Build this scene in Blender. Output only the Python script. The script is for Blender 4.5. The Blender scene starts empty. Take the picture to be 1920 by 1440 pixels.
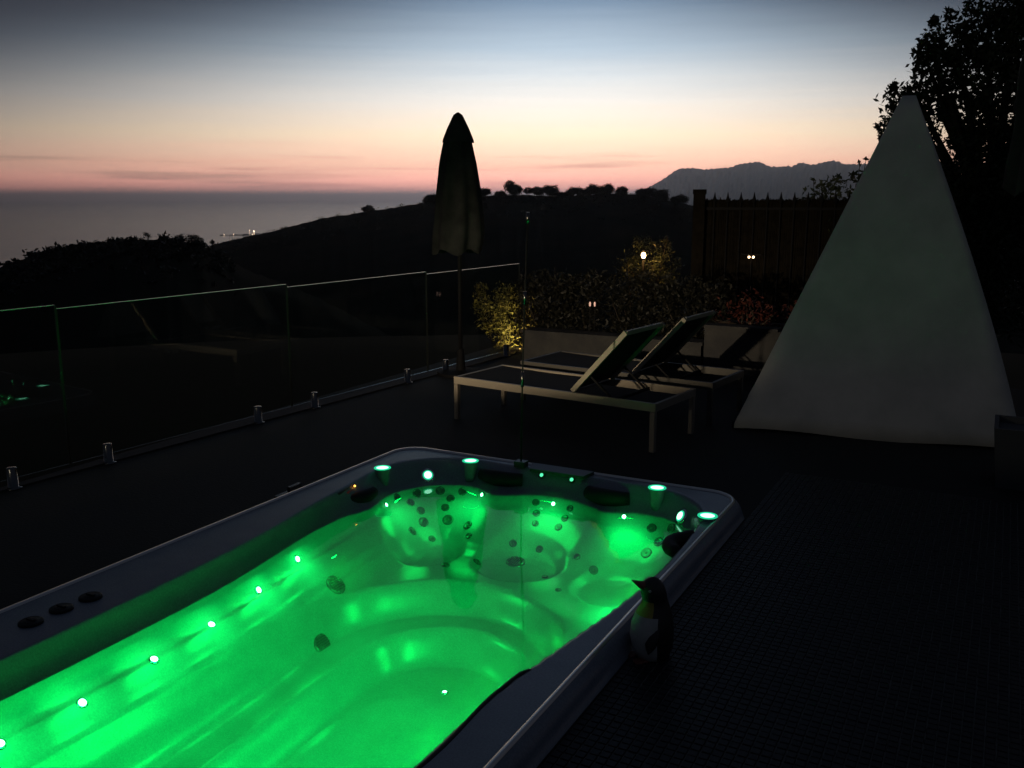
import bpy, bmesh, math, random
import numpy as np
from mathutils import Vector, Matrix
random.seed(7); RNG = np.random.default_rng(11)
R = math.radians
sc = bpy.context.scene
COL = sc.collection

# ------------------------------------------------------------------ camera, sky, exposure
cam_d = bpy.data.cameras.new('camera'); cam = bpy.data.objects.new('camera', cam_d); COL.objects.link(cam)
cam.location = (0, 0, 1.75); cam.rotation_euler = (R(90-11.31), 0, R(27.91))
cam_d.sensor_width = 36; cam_d.lens = 36*1740/1920; cam_d.clip_start = .05; cam_d.clip_end = 200000
sc.camera = cam
sc.view_settings.view_transform = 'Standard'; sc.view_settings.look = 'None'
sc.view_settings.exposure = 0; sc.view_settings.gamma = 1
sc.render.engine = 'CYCLES'
sc.cycles.use_denoising = True
sc.cycles.max_bounces = 10; sc.cycles.transparent_max_bounces = 24; sc.cycles.diffuse_bounces = 4
sc.cycles.glossy_bounces = 4; sc.cycles.volume_bounces = 0
sc.cycles.caustics_reflective = False; sc.cycles.caustics_refractive = False
sc.cycles.sample_clamp_indirect = 4

class NT:
    """small node-tree writer"""
    def __init__(s, nt): s.t = nt; nt.nodes.clear()
    def n(s, ty, ins=None, **props):
        k = s.t.nodes.new(ty)
        for a, b in props.items(): setattr(k, a, b)
        for a, b in (ins or {}).items():
            if isinstance(b, bpy.types.NodeSocket): s.t.links.new(b, k.inputs[a])
            else: k.inputs[a].default_value = b
        return k
    def m(s, op, a, b=0., c=0.): return s.n('ShaderNodeMath', {0: a, 1: b, 2: c}, operation=op).outputs[0]
    def link(s, a, b): s.t.links.new(a, b)
    def ramp(s, fac, stops, interp='LINEAR'):
        k = s.n('ShaderNodeValToRGB', {'Fac': fac}); e = k.color_ramp.elements; k.color_ramp.interpolation = interp
        while len(e) < len(stops): e.new(.5)
        for q, (p, c) in zip(e, stops): q.position = p; q.color = (*c, 1)
        return k.outputs['Color']

# dusk sky: the bright twilight arch stands on the horizon where the sun went down (azimuth GLOW from +Y)
GLOW = R(-25.0)
w = bpy.data.worlds.new('World'); sc.world = w; w.use_nodes = True
N = NT(w.node_tree)
d = N.n('ShaderNodeTexCoord').outputs['Generated']
sx = N.n('ShaderNodeSeparateXYZ', {0: d})
elev = N.m('MULTIPLY', N.m('ARCSINE', sx.outputs[2]), 180/math.pi)
az = N.m('ARCTAN2', sx.outputs[0], sx.outputs[1])
da = N.m('SUBTRACT', az, GLOW)
da = N.m('ABSOLUTE', N.m('ARCTAN2', N.m('SINE', da), N.m('COSINE', da)))
da = N.m('MULTIPLY', da, 180/math.pi)
ep = N.m('MAXIMUM', elev, 0.)
wisp = N.n('ShaderNodeTexNoise', {'Vector': N.n('ShaderNodeVectorMath', {0: d, 1: (5., 5., 130.)}, operation='MULTIPLY').outputs[0],
                                  'Scale': 1.0, 'Detail': 4.0, 'Roughness': .55}).outputs['Fac']
ew = N.m('ADD', elev, N.m('MULTIPLY', N.m('SUBTRACT', wisp, .5), .8))
SKY = [(-1, (1.2, .52, .46)), (0, (3.9, 1.40, 1.12)), (.45, (2.75, 1.05, .82)), (.8, (2.0, .80, .60)), (1.4, (1.42, .68, .48)), (2, (1.14, .63, .43)), (3.7, (.95, .735, .51)),
       (5.6, (.71, .665, .60)), (7, (.53, .555, .56)), (8.6, (.32, .395, .46)), (11.2, (.115, .175, .25)), (15, (.05, .08, .12)),
       (25, (.032, .05, .08)), (45, (.022, .032, .05)), (90, (.018, .026, .04))]
f2 = lambda e: ((e+1)/91)**.5
fac = N.m('POWER', N.m('DIVIDE', N.m('ADD', N.m('MAXIMUM', ew, -1.), 1.), 91.), .5)
colr = N.ramp(fac, [(f2(e), c) for e, c in SKY])
sig = N.m('SUBTRACT', 37., N.m('MULTIPLY', N.m('MINIMUM', ep, 12.), 2.15))
q = N.m('DIVIDE', da, sig)
g = N.m('EXPONENT', N.m('MULTIPLY', N.m('MULTIPLY', q, q), -1.))
lit = N.n('ShaderNodeVectorMath', {0: colr, 3: N.m('MULTIPLY', g, 1.70)}, operation='SCALE').outputs[0]
base = N.ramp(N.m('DIVIDE', ep, 90.), [(0, (.031, .032, .040)), (.15, (.028, .032, .044)), (.5, (.020, .025, .038)), (1, (.016, .021, .034))])
# thin dusky cloud bars low over the sea
bars = N.n('ShaderNodeTexNoise', {'Vector': N.n('ShaderNodeVectorMath', {0: d, 1: (3., 3., 90.)}, operation='MULTIPLY').outputs[0],
                                  'Scale': 1.6, 'Detail': 3.0, 'Roughness': .5}).outputs['Fac']
bm = N.n('ShaderNodeMapRange', {'Value': bars, 'From Min': .52, 'From Max': .72, 'To Min': 0., 'To Max': 1.}, interpolation_type='SMOOTHSTEP').outputs[0]
band = N.n('ShaderNodeMapRange', {'Value': elev, 'From Min': 3.6, 'From Max': 1.6, 'To Min': 0.06, 'To Max': 1.}, interpolation_type='SMOOTHSTEP').outputs[0]
dim = N.m('SUBTRACT', 1., N.m('MULTIPLY', N.m('MULTIPLY', bm, band), .34))
tot = N.n('ShaderNodeVectorMath', {0: N.n('ShaderNodeVectorMath', {0: lit, 3: dim}, operation='SCALE').outputs[0], 1: base}, operation='ADD').outputs[0]
bg = N.n('ShaderNodeBackground', {'Color': tot, 'Strength': 1.0})
out = N.n('ShaderNodeOutputWorld'); N.link(bg.outputs[0], out.inputs['Surface'])
w.cycles.sampling_method = 'MANUAL'; w.cycles.sample_map_resolution = 512

# ------------------------------------------------------------------ materials
def mat(name, color, rough=.6, metal=0., spec=.5, coat=0., noise=None, bump=None, emit=None, sheen=0., seed=None):
    """principled; noise=(scale, colour2, lo, hi) mixes a second colour, bump=(scale, strength)"""
    m = bpy.data.materials.new(name); m.use_nodes = True; K = NT(m.node_tree)
    co = K.n('ShaderNodeTexCoord').outputs['Object']
    b = K.n('ShaderNodeBsdfPrincipled', {'Base Color': (*color, 1), 'Roughness': rough, 'Metallic': metal,
                                         'Specular IOR Level': spec, 'Coat Weight': coat, 'Coat Roughness': .12})
    if noise:
        nz = K.n('ShaderNodeTexNoise', {'Vector': co, 'Scale': noise[0], 'Detail': 5., 'Roughness': .6}).outputs['Fac']
        K.link(K.ramp(nz, [(noise[2], color), (noise[3], noise[1])]), b.inputs['Base Color'])
        K.link(K.n('ShaderNodeMapRange', {'Value': nz, 'To Min': max(rough-.08, .02), 'To Max': min(rough+.1, 1)}).outputs[0], b.inputs['Roughness'])
    if bump:
        bz = K.n('ShaderNodeTexNoise', {'Vector': co, 'Scale': bump[0], 'Detail': 4.}).outputs['Fac']
        K.link(K.n('ShaderNodeBump', {'Height': bz, 'Strength': bump[1], 'Distance': .02}).outputs[0], b.inputs['Normal'])
    if emit:
        b.inputs['Emission Color'].default_value = (*emit[0], 1); b.inputs['Emission Strength'].default_value = emit[1]
    o = K.n('ShaderNodeOutputMaterial'); K.link(b.outputs[0], o.inputs['Surface'])
    return m

def water_mat():
    m = bpy.data.materials.new('spa_water'); m.use_nodes = True; K = NT(m.node_tree)
    co = K.n('ShaderNodeTexCoord').outputs['Object']
    nz = K.n('ShaderNodeTexNoise', {'Vector': co, 'Scale': 3.2, 'Detail': 2.}).outputs['Fac']
    bp = K.n('ShaderNodeBump', {'Height': nz, 'Strength': .12, 'Distance': .02}).outputs[0]
    fr = K.n('ShaderNodeFresnel', {'IOR': 1.33, 'Normal': bp}).outputs[0]
    tr = K.n('ShaderNodeBsdfTransparent', {'Color': (.93, .99, .96, 1)})
    gl = K.n('ShaderNodeBsdfGlossy', {'Color': (1, 1, 1, 1), 'Roughness': .03, 'Normal': bp})
    # at very grazing angles the surface is a mirror from both sides
    ge = K.n('ShaderNodeNewGeometry'); cs = K.m('ABSOLUTE', K.n('ShaderNodeVectorMath', {0: ge.outputs['Normal'], 1: ge.outputs['Incoming']}, operation='DOT_PRODUCT').outputs['Value'])
    gz = K.n('ShaderNodeMapRange', {'Value': cs, 'From Min': .075, 'From Max': .25, 'To Min': 1., 'To Max': 0.}, interpolation_type='SMOOTHSTEP').outputs[0]
    fr = K.m('MAXIMUM', fr, gz)
    mx = K.n('ShaderNodeMixShader', {0: fr, 1: tr.outputs[0], 2: gl.outputs[0]})
    o = K.n('ShaderNodeOutputMaterial'); K.link(mx.outputs[0], o.inputs['Surface'])
    v = K.n('ShaderNodeVolumeScatter', {'Color': (.8, 1, .9, 1), 'Density': .07, 'Anisotropy': .2}); K.link(v.outputs[0], o.inputs['Volume'])
    return m

def glass_mat():
    m = bpy.data.materials.new('fence_glass'); m.use_nodes = True; K = NT(m.node_tree)
    fr = K.n('ShaderNodeFresnel', {'IOR': 1.5}).outputs[0]
    geo = K.n('ShaderNodeNewGeometry').outputs['Backfacing']
    fr = K.m('MULTIPLY', fr, K.m('SUBTRACT', 1., geo))
    tr = K.n('ShaderNodeBsdfTransparent', {'Color': (.90, .94, .92, 1)})
    gl = K.n('ShaderNodeBsdfGlossy', {'Color': (1, 1, 1, 1), 'Roughness': .015})
    mx = K.n('ShaderNodeMixShader', {0: fr, 1: tr.outputs[0], 2: gl.outputs[0]})
    o = K.n('ShaderNodeOutputMaterial'); K.link(mx.outputs[0], o.inputs['Surface'])
    return m

def leaf_mat(name, c1, c2, scale=3.):
    m = bpy.data.materials.new(name); m.use_nodes = True; K = NT(m.node_tree)
    pos = K.n('ShaderNodeNewGeometry').outputs['Position']
    nz = K.n('ShaderNodeTexNoise', {'Vector': pos, 'Scale': scale, 'Detail': 3.}).outputs['Fac']
    c = K.ramp(nz, [(.35, c1), (.65, c2)])
    b = K.n('ShaderNodeBsdfPrincipled', {'Base Color': c, 'Roughness': .6, 'Specular IOR Level': .3})
    t = K.n('ShaderNodeBsdfTranslucent', {'Color': c})
    mx = K.n('ShaderNodeMixShader', {0: .12, 1: b.outputs[0], 2: t.outputs[0]})
    o = K.n('ShaderNodeOutputMaterial'); K.link(mx.outputs[0], o.inputs['Surface'])
    return m

def shell_mat():
    """blue-grey speckled acrylic"""
    m = bpy.data.materials.new('speckled_acrylic'); m.use_nodes = True; K = NT(m.node_tree)
    co = K.n('ShaderNodeTexCoord').outputs['Object']
    sp = K.n('ShaderNodeTexNoise', {'Vector': co, 'Scale': 130., 'Detail': 3., 'Roughness': .7}).outputs['Fac']
    cl = K.n('ShaderNodeTexNoise', {'Vector': co, 'Scale': 7., 'Detail': 5., 'Roughness': .6}).outputs['Fac']
    c1 = K.ramp(sp, [(.34, (.146, .166, .200)), (.5, (.172, .195, .232)), (.68, (.205, .23, .27))])
    c2 = K.ramp(cl, [(.3, (.86, .88, .90)), (.7, (1.06, 1.04, 1.02))])
    c = K.n('ShaderNodeMix', {'Factor': 1., 'A': c1, 'B': c2}, data_type='RGBA', blend_type='MULTIPLY')
    c.inputs[0].default_value = 1.
    K.link(c1, c.inputs[6]); K.link(c2, c.inputs[7])
    b = K.n('ShaderNodeBsdfPrincipled', {'Base Color': c.outputs[2], 'Roughness': .26, 'Specular IOR Level': .42})
    o = K.n('ShaderNodeOutputMaterial'); K.link(b.outputs[0], o.inputs['Surface'])
    return m

M = {}
M['acrylic'] = shell_mat(); M['water'] = water_mat(); M['glass'] = glass_mat()
M['trim'] = mat('aluminium_trim', (.66, .64, .62), .30, metal=1.)
M['pillow'] = mat('black_pillow', (.010, .010, .012), .6, spec=.25)
M['plastic'] = mat('dark_plastic', (.02, .022, .026), .35)
M['jet'] = mat('grey_jet', (.020, .026, .036), .25, noise=(30, (.030, .038, .05), .4, .6))
M['jet_hole'] = mat('jet_throat', (.008, .010, .012), .4)
M['chrome'] = mat('chrome', (.62, .64, .66), .12, metal=1.)
M['steel'] = mat('brushed_steel', (.13, .13, .13), .24, metal=1.)
M['led'] = mat('led_lens', (.6, .9, .8), .3, emit=((.28, 1.0, .55), 9.))
M['ring'] = mat('lit_ring', (.1, .5, .3), .3, emit=((.012, .62, .29), 1.0))
M['ring_lens'] = mat('lit_cup_lens', (.6, .9, .8), .3, emit=((.36, 1., .66), 3.4))
M['ring_dim'] = mat('lit_spout_lens', (.3, .7, .5), .3, emit=((.10, .80, .42), 1.25))
M['amber'] = mat('amber_led', (.8, .4, .1), .3, emit=((1., .42, .06), 4.5))
M['red'] = mat('red_display', (.15, .03, .02), .3, emit=((1., .10, .05), .028))
M['paving'] = mat('dark_paving', (.013, .013, .014), .8, spec=.25, noise=(4, (.020, .020, .019), .35, .65), bump=(60, .2))
M['grout'] = mat('tile_grout', (.075, .078, .075), .85, noise=(25, (.11, .11, .10), .4, .6))
M['tile'] = mat('black_glazed_tile', (.009, .010, .014), .5, spec=.22, noise=(9, (.016, .017, .020), .4, .6))
M['alu'] = mat('beige_painted_metal', (.21, .18, .14), .5)
M['sling'] = mat('black_sling_mesh', (.010, .010, .012), .85, spec=.2)
M['canvas'] = mat('pale_canvas', (.42, .43, .415), .9, spec=.1, noise=(2.5, (.53, .535, .515), .35, .65), bump=(220, .25))
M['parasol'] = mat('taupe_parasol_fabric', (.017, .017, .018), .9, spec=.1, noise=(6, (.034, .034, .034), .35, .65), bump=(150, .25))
M['darkmetal'] = mat('dark_metal', (.006, .006, .007), .75, spec=.12)
M['plaster'] = mat('pale_plaster', (.032, .032, .034), .9, spec=.05, noise=(5, (.046, .045, .044), .35, .65), bump=(40, .3))
M['brush'] = mat('brushwood', (.012, .010, .007), .95, spec=.03, noise=(11, (.006, .005, .004), .35, .65))
M['bark'] = mat('bark', (.030, .024, .018), .95, spec=.1, noise=(14, (.05, .04, .03), .4, .6), bump=(30, .6))
M['leaf_dark'] = leaf_mat('dark_oak_leaf', (.020, .028, .013), (.045, .055, .024))
M['leaf_pine'] = leaf_mat('pine_needles', (.018, .020, .016), (.035, .034, .024), .3)
M['leaf_olive'] = leaf_mat('olive_shrub_leaf', (.10, .085, .022), (.22, .19, .05), 9.)
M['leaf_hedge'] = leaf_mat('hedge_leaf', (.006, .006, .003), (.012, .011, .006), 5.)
M['leaf_red'] = leaf_mat('red_shrub_leaf', (.050, .012, .008), (.09, .022, .014), 6.)
M['leaf_hill'] = leaf_mat('hill_scrub_leaf', (.012, .014, .009), (.026, .026, .016), .2)
M['hill'] = mat('scrub_hillside', (.013, .014, .009), 1., spec=.02, noise=(.05, (.024, .023, .015), .35, .65))
M['rock'] = mat('mountain_rock', (.10, .095, .095), 1., spec=.03, noise=(.002, (.14, .13, .125), .35, .65))
M['bulb'] = mat('warm_bulb', (1, .9, .7), .4, emit=((1., .66, .28), 14.))
M['bulb_small'] = mat('small_warm_bulb', (1, .9, .7), .4, emit=((1., .70, .40), 6.))
M['bulb_dim'] = mat('dim_pink_bulb', (1, .7, .6), .4, emit=((.55, .30, .24), .7))
M['bulb_far'] = mat('harbour_lamp', (1, .9, .8), .4, emit=((1., .72, .50), 5.))
M['p_black'] = mat('black_resin', (.012, .012, .013), .45)
M['p_white'] = mat('white_resin', (.42, .43, .41), .5, noise=(30, (.34, .35, .33), .4, .7))
M['p_yellow'] = mat('yellow_resin', (.30, .25, .04), .5)
M['p_red'] = mat('reddish_beak', (.16, .05, .035), .45)
def sea_mat():
    m = bpy.data.materials.new('sea_surface'); m.use_nodes = True; K = NT(m.node_tree)
    pos = K.n('ShaderNodeNewGeometry').outputs['Position']
    nz = K.n('ShaderNodeTexNoise', {'Vector': pos, 'Scale': .012, 'Detail': 4.}).outputs['Fac']
    bp = K.n('ShaderNodeBump', {'Height': nz, 'Strength': .2, 'Distance': 20.}).outputs[0]
    b = K.n('ShaderNodeBsdfPrincipled', {'Base Color': (.022, .028, .044, 1), 'Roughness': .22, 'IOR': 1.33, 'Normal': bp})
    o = K.n('ShaderNodeOutputMaterial'); K.link(b.outputs[0], o.inputs['Surface'])
    return m
M['sea'] = sea_mat()

# ------------------------------------------------------------------ mesh helpers
class MB:
    def __init__(s): s.v = []; s.f = []; s.mi = []
    def add(s, vs, fs, mi=0):
        o = len(s.v); s.v += [tuple(map(float, p)) for p in vs]; s.f += [tuple(i+o for i in f) for f in fs]; s.mi += [mi]*len(fs); return s
    def box(s, c, h, ax=None, mi=0):
        """box by centre, half sizes, optional axes matrix (columns)"""
        A = np.eye(3) if ax is None else np.array(ax, float).T
        vs = [np.array(c)+A@np.array([h[0]*i, h[1]*j, h[2]*k]) for i in (-1, 1) for j in (-1, 1) for k in (-1, 1)]
        return s.add(vs, [(0,1,3,2),(4,6,7,5),(0,4,5,1),(2,3,7,6),(0,2,6,4),(1,5,7,3)], mi)
    def bar(s, a, b, wd, ht, mi=0, up=(0, 0, 1)):
        a, b = np.array(a, float), np.array(b, float); x = b-a; L = np.linalg.norm(x); x /= L
        y = np.cross(up, x); y /= np.linalg.norm(y); z = np.cross(x, y)
        return s.box((a+b)/2, (L/2, wd/2, ht/2), (x, y, z), mi)
    def tube(s, pts, rad, n=10, cap=True, mi=0):
        pts = [np.array(p, float) for p in pts]; rad = rad if hasattr(rad, '__len__') else [rad]*len(pts)
        vs = []; fs = []; ref = np.array([.31, .17, .93])
        for i, p in enumerate(pts):
            t = pts[min(i+1, len(pts)-1)]-pts[max(i-1, 0)]; t = t/np.linalg.norm(t)
            u = np.cross(t, ref); u /= np.linalg.norm(u); w_ = np.cross(t, u)
            for k in range(n):
                a = 2*math.pi*k/n; vs.append(p+rad[i]*(u*math.cos(a)+w_*math.sin(a)))
        for i in range(len(pts)-1):
            for k in range(n):
                a, b = i*n+k, i*n+(k+1) % n; fs.append((a, b, b+n, a+n))
        if cap: fs += [tuple(range(n))[::-1], tuple(range((len(pts)-1)*n, len(pts)*n))]
        return s.add(vs, fs, mi)
    def lathe(s, prof, c=(0, 0, 0), n=24, axis=None, cap=True, mi=0, lobes=None):
        """prof: (radius, height) list; axis = unit normal"""
        z = np.array((0, 0, 1.) if axis is None else axis, float); z /= np.linalg.norm(z)
        ref = np.array([1., 0, 0]) if abs(z[0]) < .9 else np.array([0, 1., 0])
        x = np.cross(ref, z); x /= np.linalg.norm(x); y = np.cross(z, x); c = np.array(c, float); vs = []; fs = []
        for i, (r, h) in enumerate(prof):
            for k in range(n):
                a = 2*math.pi*k/n; rr = r*(1 if lobes is None else lobes(a, i))
                vs.append(c+z*h+rr*(x*math.cos(a)+y*math.sin(a)))
        for i in range(len(prof)-1):
            for k in range(n):
                a, b = i*n+k, i*n+(k+1) % n; fs.append((a, b, b+n, a+n))
        if cap: fs += [tuple(range(n))[::-1], tuple(range((len(prof)-1)*n, len(prof)*n))]
        return s.add(vs, fs, mi)
    def leaves(s, blobs, per, size, seed=0, flat=1., shell=.45, mi=0):
        """leaf quads scattered through blobs (x,y,z,r); per = leaves per unit blob volume weight"""
        g = np.random.default_rng(seed)
        for b in blobs:
            x, y, z, r = b[:4]; n = max(6, int(per*(b[4] if len(b) > 4 else 1)*r*r))
            d_ = g.normal(size=(n, 3)); d_ /= np.linalg.norm(d_, axis=1)[:, None]
            rr = r*(shell+(1-shell)*g.random(n))**.6*(1+.18*g.normal(size=n))
            # clumping so light shows through
            ph = np.sin(d_[:, 0]*5.1+x*3)+np.sin(d_[:, 1]*4.3+z*5)+np.sin(d_[:, 2]*6.2+y)
            rr *= 1+.10*ph
            p = np.array([x, y, z])+d_*rr[:, None]*np.array([1, 1, flat])
            u = g.normal(size=(n, 3)); u /= np.linalg.norm(u, axis=1)[:, None]
            v = np.cross(u, g.normal(size=(n, 3))); v /= np.linalg.norm(v, axis=1)[:, None]
            L = size*(.6+.8*g.random(n))[:, None]; W = L*.42
            o = len(s.v)
            q = np.stack([p-u*L/2, p+v*W/2, p+u*L/2, p-v*W/2], 1).reshape(-1, 3)
            s.v += list(map(tuple, q.tolist())); s.f += [(o+4*i, o+4*i+1, o+4*i+2, o+4*i+3) for i in range(n)]; s.mi += [mi]*n
        return s
    def build(s, name, mats, parent=None, smooth=False, label=None):
        me = bpy.data.meshes.new(name); me.from_pydata(s.v, [], s.f)
        for m in (mats if isinstance(mats, (list, tuple)) else [mats]): me.materials.append(M[m])
        if any(s.mi): me.polygons.foreach_set('material_index', s.mi)
        if smooth: me.polygons.foreach_set('use_smooth', [True]*len(s.f))
        me.update(); o = bpy.data.objects.new(name, me); COL.objects.link(o)
        if parent is not None:
            o.parent = parent; o.matrix_parent_inverse = Matrix.Translation(-parent_loc(parent))
        if label: o['label'] = label
        return o
def parent_loc(p):
    v = Vector(p.location); 
    # parts of parts: meshes are built in world coordinates, their own location is zero
    if p.parent: return Vector((0, 0, 0))
    return v
def tag(o, label=None, cat=None, group=None, kind=None):
    if label: o['label'] = label
    if cat: o['category'] = cat
    if group: o['group'] = group
    if kind: o['kind'] = kind
    return o
def thing(name, loc, label, cat, group=None):
    o = bpy.data.objects.new(name, None); COL.objects.link(o); o.location = loc; o.empty_display_size = .1
    return tag(o, label, cat, group)
def down_light(name, loc, power, color, size, aim, parent, spread=180):
    L = bpy.data.lights.new(name, 'AREA'); L.shape = 'DISK'; L.size = size; L.spread = R(spread); L.energy = power; L.color = color
    o = bpy.data.objects.new(name, L); COL.objects.link(o); o.location = loc
    o.rotation_euler = Vector(aim).to_track_quat('-Z', 'Y').to_euler()
    o.parent = parent; o.matrix_parent_inverse = Matrix.Translation(-parent_loc(parent))
    return o
def point_light(name, loc, power, color, radius, parent=None, spot=None, aim=None):
    L = bpy.data.lights.new(name, 'SPOT' if spot else 'POINT'); L.energy = power; L.color = color; L.shadow_soft_size = radius
    if spot: L.spot_size = R(spot); L.spot_blend = .6
    o = bpy.data.objects.new(name, L); COL.objects.link(o); o.location = loc
    if aim is not None: o.rotation_euler = (Vector(aim)-Vector(loc)).to_track_quat('-Z', 'Y').to_euler()
    if parent is not None: o.parent = parent; o.matrix_parent_inverse = Matrix.Translation(-parent_loc(parent))
    return o
M['pot'] = mat('dark_glazed_pot', (.05, .055, .06), .6)
M['shaded_alu'] = mat('shaded_beige_metal', (.05, .045, .038), .5)  # the loungers' beige metal darkened to stand for shade
M['edge'] = mat('polished_glass_edge', (.30, .36, .33), .12, spec=.8)
M['edge_side'] = mat('glass_side_edge', (.035, .035, .028), .4, spec=.3)
LSC = 3.05     # strength of the underwater lights

# ================================================================== SETTING
# ---- terrace with a rounded hole for the swim spa
def rr_outline(x0, x1, y0, y1, r, n=10):
    pts = []
    for cx, cy, a0 in ((x1-r, y1-r, 0), (x0+r, y1-r, 90), (x0+r, y0+r, 180), (x1-r, y0+r, 270)):
        for k in range(n+1):
            a = R(a0+90*k/n); pts.append((cx+r*math.cos(a), cy+r*math.sin(a)))
    return pts
hole = rr_outline(-3.54, -1.16, .0, 5.11, .22)
DX0, DX1, DY0, DY1 = -5.36, 4.0, -6.0, 9.75
mb = MB(); ring = []
for x, y in hole:
    cx, cy = -2.35, 2.55; dx, dy = x-cx, y-cy
    t = min(((DX1 if dx > 0 else DX0)-cx)/dx if abs(dx) > 1e-6 else 1e9, ((DY1 if dy > 0 else DY0)-cy)/dy if abs(dy) > 1e-6 else 1e9)
    ring.append((cx+dx*t, cy+dy*t))
# make sure the outer corners are kept
for cx_, cy_ in ((DX1, DY1), (DX0, DY1), (DX0, DY0), (DX1, DY0)):
    i = min(range(len(ring)), key=lambda k: (ring[k][0]-cx_)**2+(ring[k][1]-cy_)**2); ring[i] = (cx_, cy_)
n = len(hole)
mb.add([(x, y, 0) for x, y in hole]+[(x, y, 0) for x, y in ring]+[(x, y, -.9) for x, y in hole]+[(x, y, -1.2) for x, y in ring],
       [(i, i+n, (i+1) % n+n, (i+1) % n) for i in range(n)]+[(i+n, i+3*n, (i+1) % n+3*n, (i+1) % n+n) for i in range(n)]
       +[(i, (i+1) % n, (i+1) % n+2*n, i+2*n) for i in range(n)])
terrace = tag(mb.build('terrace', 'paving'), kind='structure')

# mosaic field beside the spa: grout bed, then tiles
TX0, TX1, TY0, TY1, TP = -1.145, 1.01, 1.40, 5.95, .035
mb = MB(); mb.box(((TX0+TX1)/2, (TY0+TY1)/2, .002), ((TX1-TX0)/2, (TY1-TY0)/2, .002))
mb.build('grout_bed', 'grout', terrace)
def tile_mesh(jit=0):
    a, b, h = .0153, .0138, .0045
    return ([(-a, -a, 0), (a, -a, 0), (a, a, 0), (-a, a, 0), (-b, -b, h), (b, -b, h), (b, b, h), (-b, b, h)],
            [(4, 5, 6, 7), (0, 1, 5, 4), (1, 2, 6, 5), (2, 3, 7, 6), (3, 0, 4, 7)])
tv, tf = tile_mesh()
cells = []
for i in range(int((TX1-TX0)/TP)):
    for j in range(int((TY1-TY0)/TP)):
        cells.append((TX0+(i+.5)*TP+RNG.normal()*.0006, TY0+(j+.5)*TP+RNG.normal()*.0006, RNG.normal()*.0005))
near = sorted([c for c in cells if -.86 < c[0] < .12 and c[1] > 2.62+.55*(c[0]+.57)], key=lambda c: c[0]**2+c[1]**2)[:300]
nearset = set(near)
me = bpy.data.meshes.new('tile'); me.from_pydata(tv, [], tf); me.materials.append(M['tile'])
for c in near:
    o = bpy.data.objects.new('tile', me); COL.objects.link(o); o.parent = terrace; o.location = (c[0], c[1], .0042+c[2]); o.rotation_euler = (RNG.normal()*.006, RNG.normal()*.006, RNG.normal()*.01)
mb = MB()
for c in cells:
    if c not in nearset: mb.add([(x+c[0], y+c[1], z+c[2]+.0042) for x, y, z in tv], tf)
tag(mb.build('tile_field', 'tile', terrace), kind='stuff')

# ---- land: polar terrain about the terrace
RIDGE_A = [(-75, -.13), (-60.5, -.0967), (-56.7, -.0639), (-55.1, -.0527), (-54.3, -.048), (-53.2, -.0444), (-50.7, -.0396), (-49, -.04), (-47.6, -.0409), (-46.3, -.0455), (-45.75, -.0521), (-44.2, -.0689), (-39.6, -.1039), (-30, -.2), (40, -.3)]
RIDGE_B = [(-75, -.3), (-50, -.077), (-45.9, -.0483), (-45, -.0432), (-42.5, -.0345), (-40.7, -.0266), (-39.4, -.0207), (-36.3, -.0126), (-34.3, -.0077), (-32.1, -.0011), (-29.8, .0017), (-28.6, .0033), (-26.6, .0033), (-24.7, .0022), (-23.4, .0033), (-21.8, .0049), (-20.5, .0038), (-19.3, .0011), (-18.3, -.0027), (-17, -.0076), (-14, -.014), (-8, -.0198), (.7, -.0283), (40, -.05)]
ev = lambda P, a: np.interp(a, [p[0] for p in P], [p[1] for p in P])
RA, RB = 80*1.44, 420.
def bumps(a, k, s):
    g = np.random.default_rng(s); o = np.zeros_like(a)
    for f in k: o += np.sin(a*f+g.random()*6.28)*1/len(k)
    return o
def ground(az, r):
    zA = 1.75+ev(RIDGE_A, az)*RA; zB = 1.75+ev(RIDGE_B, az)*RB
    zA = zA+bumps(az, (3.1, 5.7, 9.3), 3)*.16; zB = zB+bumps(az, (2.7, 6.1, 11.), 4)*.35
    A = np.where(r < RA, zA-(RA-r)*.13, zA-(r-RA)*.5)
    B = np.where(r < RB, zB-(RB-r)*.16, zB-(r-RB)*.42)
    base = np.where(r < 22, -.75-(r-8)*.05, -1.45-(r-22)*.20)
    z = np.maximum(np.maximum(A, B), base)
    return np.maximum(np.where(r < 8.5, np.minimum(z, -.9), z), -238.)
azs = np.arange(-80, 46, .25)
rs = np.unique(np.concatenate([np.array([3., 5, 6.5, 8, 9.5, 11, 13, 15, 18, 22, 27, 34, 42, 52, 65, 80, 95, 108]), [RA], np.array([120, 128, 145, 170, 200, 240, 290, 340, 380, 405]), [RB], np.array([428, 450, 500, 570, 660, 780, 900, 1050])]))
AZ, RR = np.meshgrid(np.radians(azs), rs, indexing='ij')
Z = ground(np.degrees(AZ), RR)
na, nr = AZ.shape
vs = np.stack([np.sin(AZ)*RR, np.cos(AZ)*RR, Z], -1).reshape(-1, 3)
fs = [(i*nr+j, i*nr+j+1, (i+1)*nr+j+1, (i+1)*nr+j) for i in range(na-1) for j in range(nr-1)]
mb = MB(); mb.add(vs, fs); tag(mb.build('hillside', 'hill', smooth=True), kind='structure')

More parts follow.
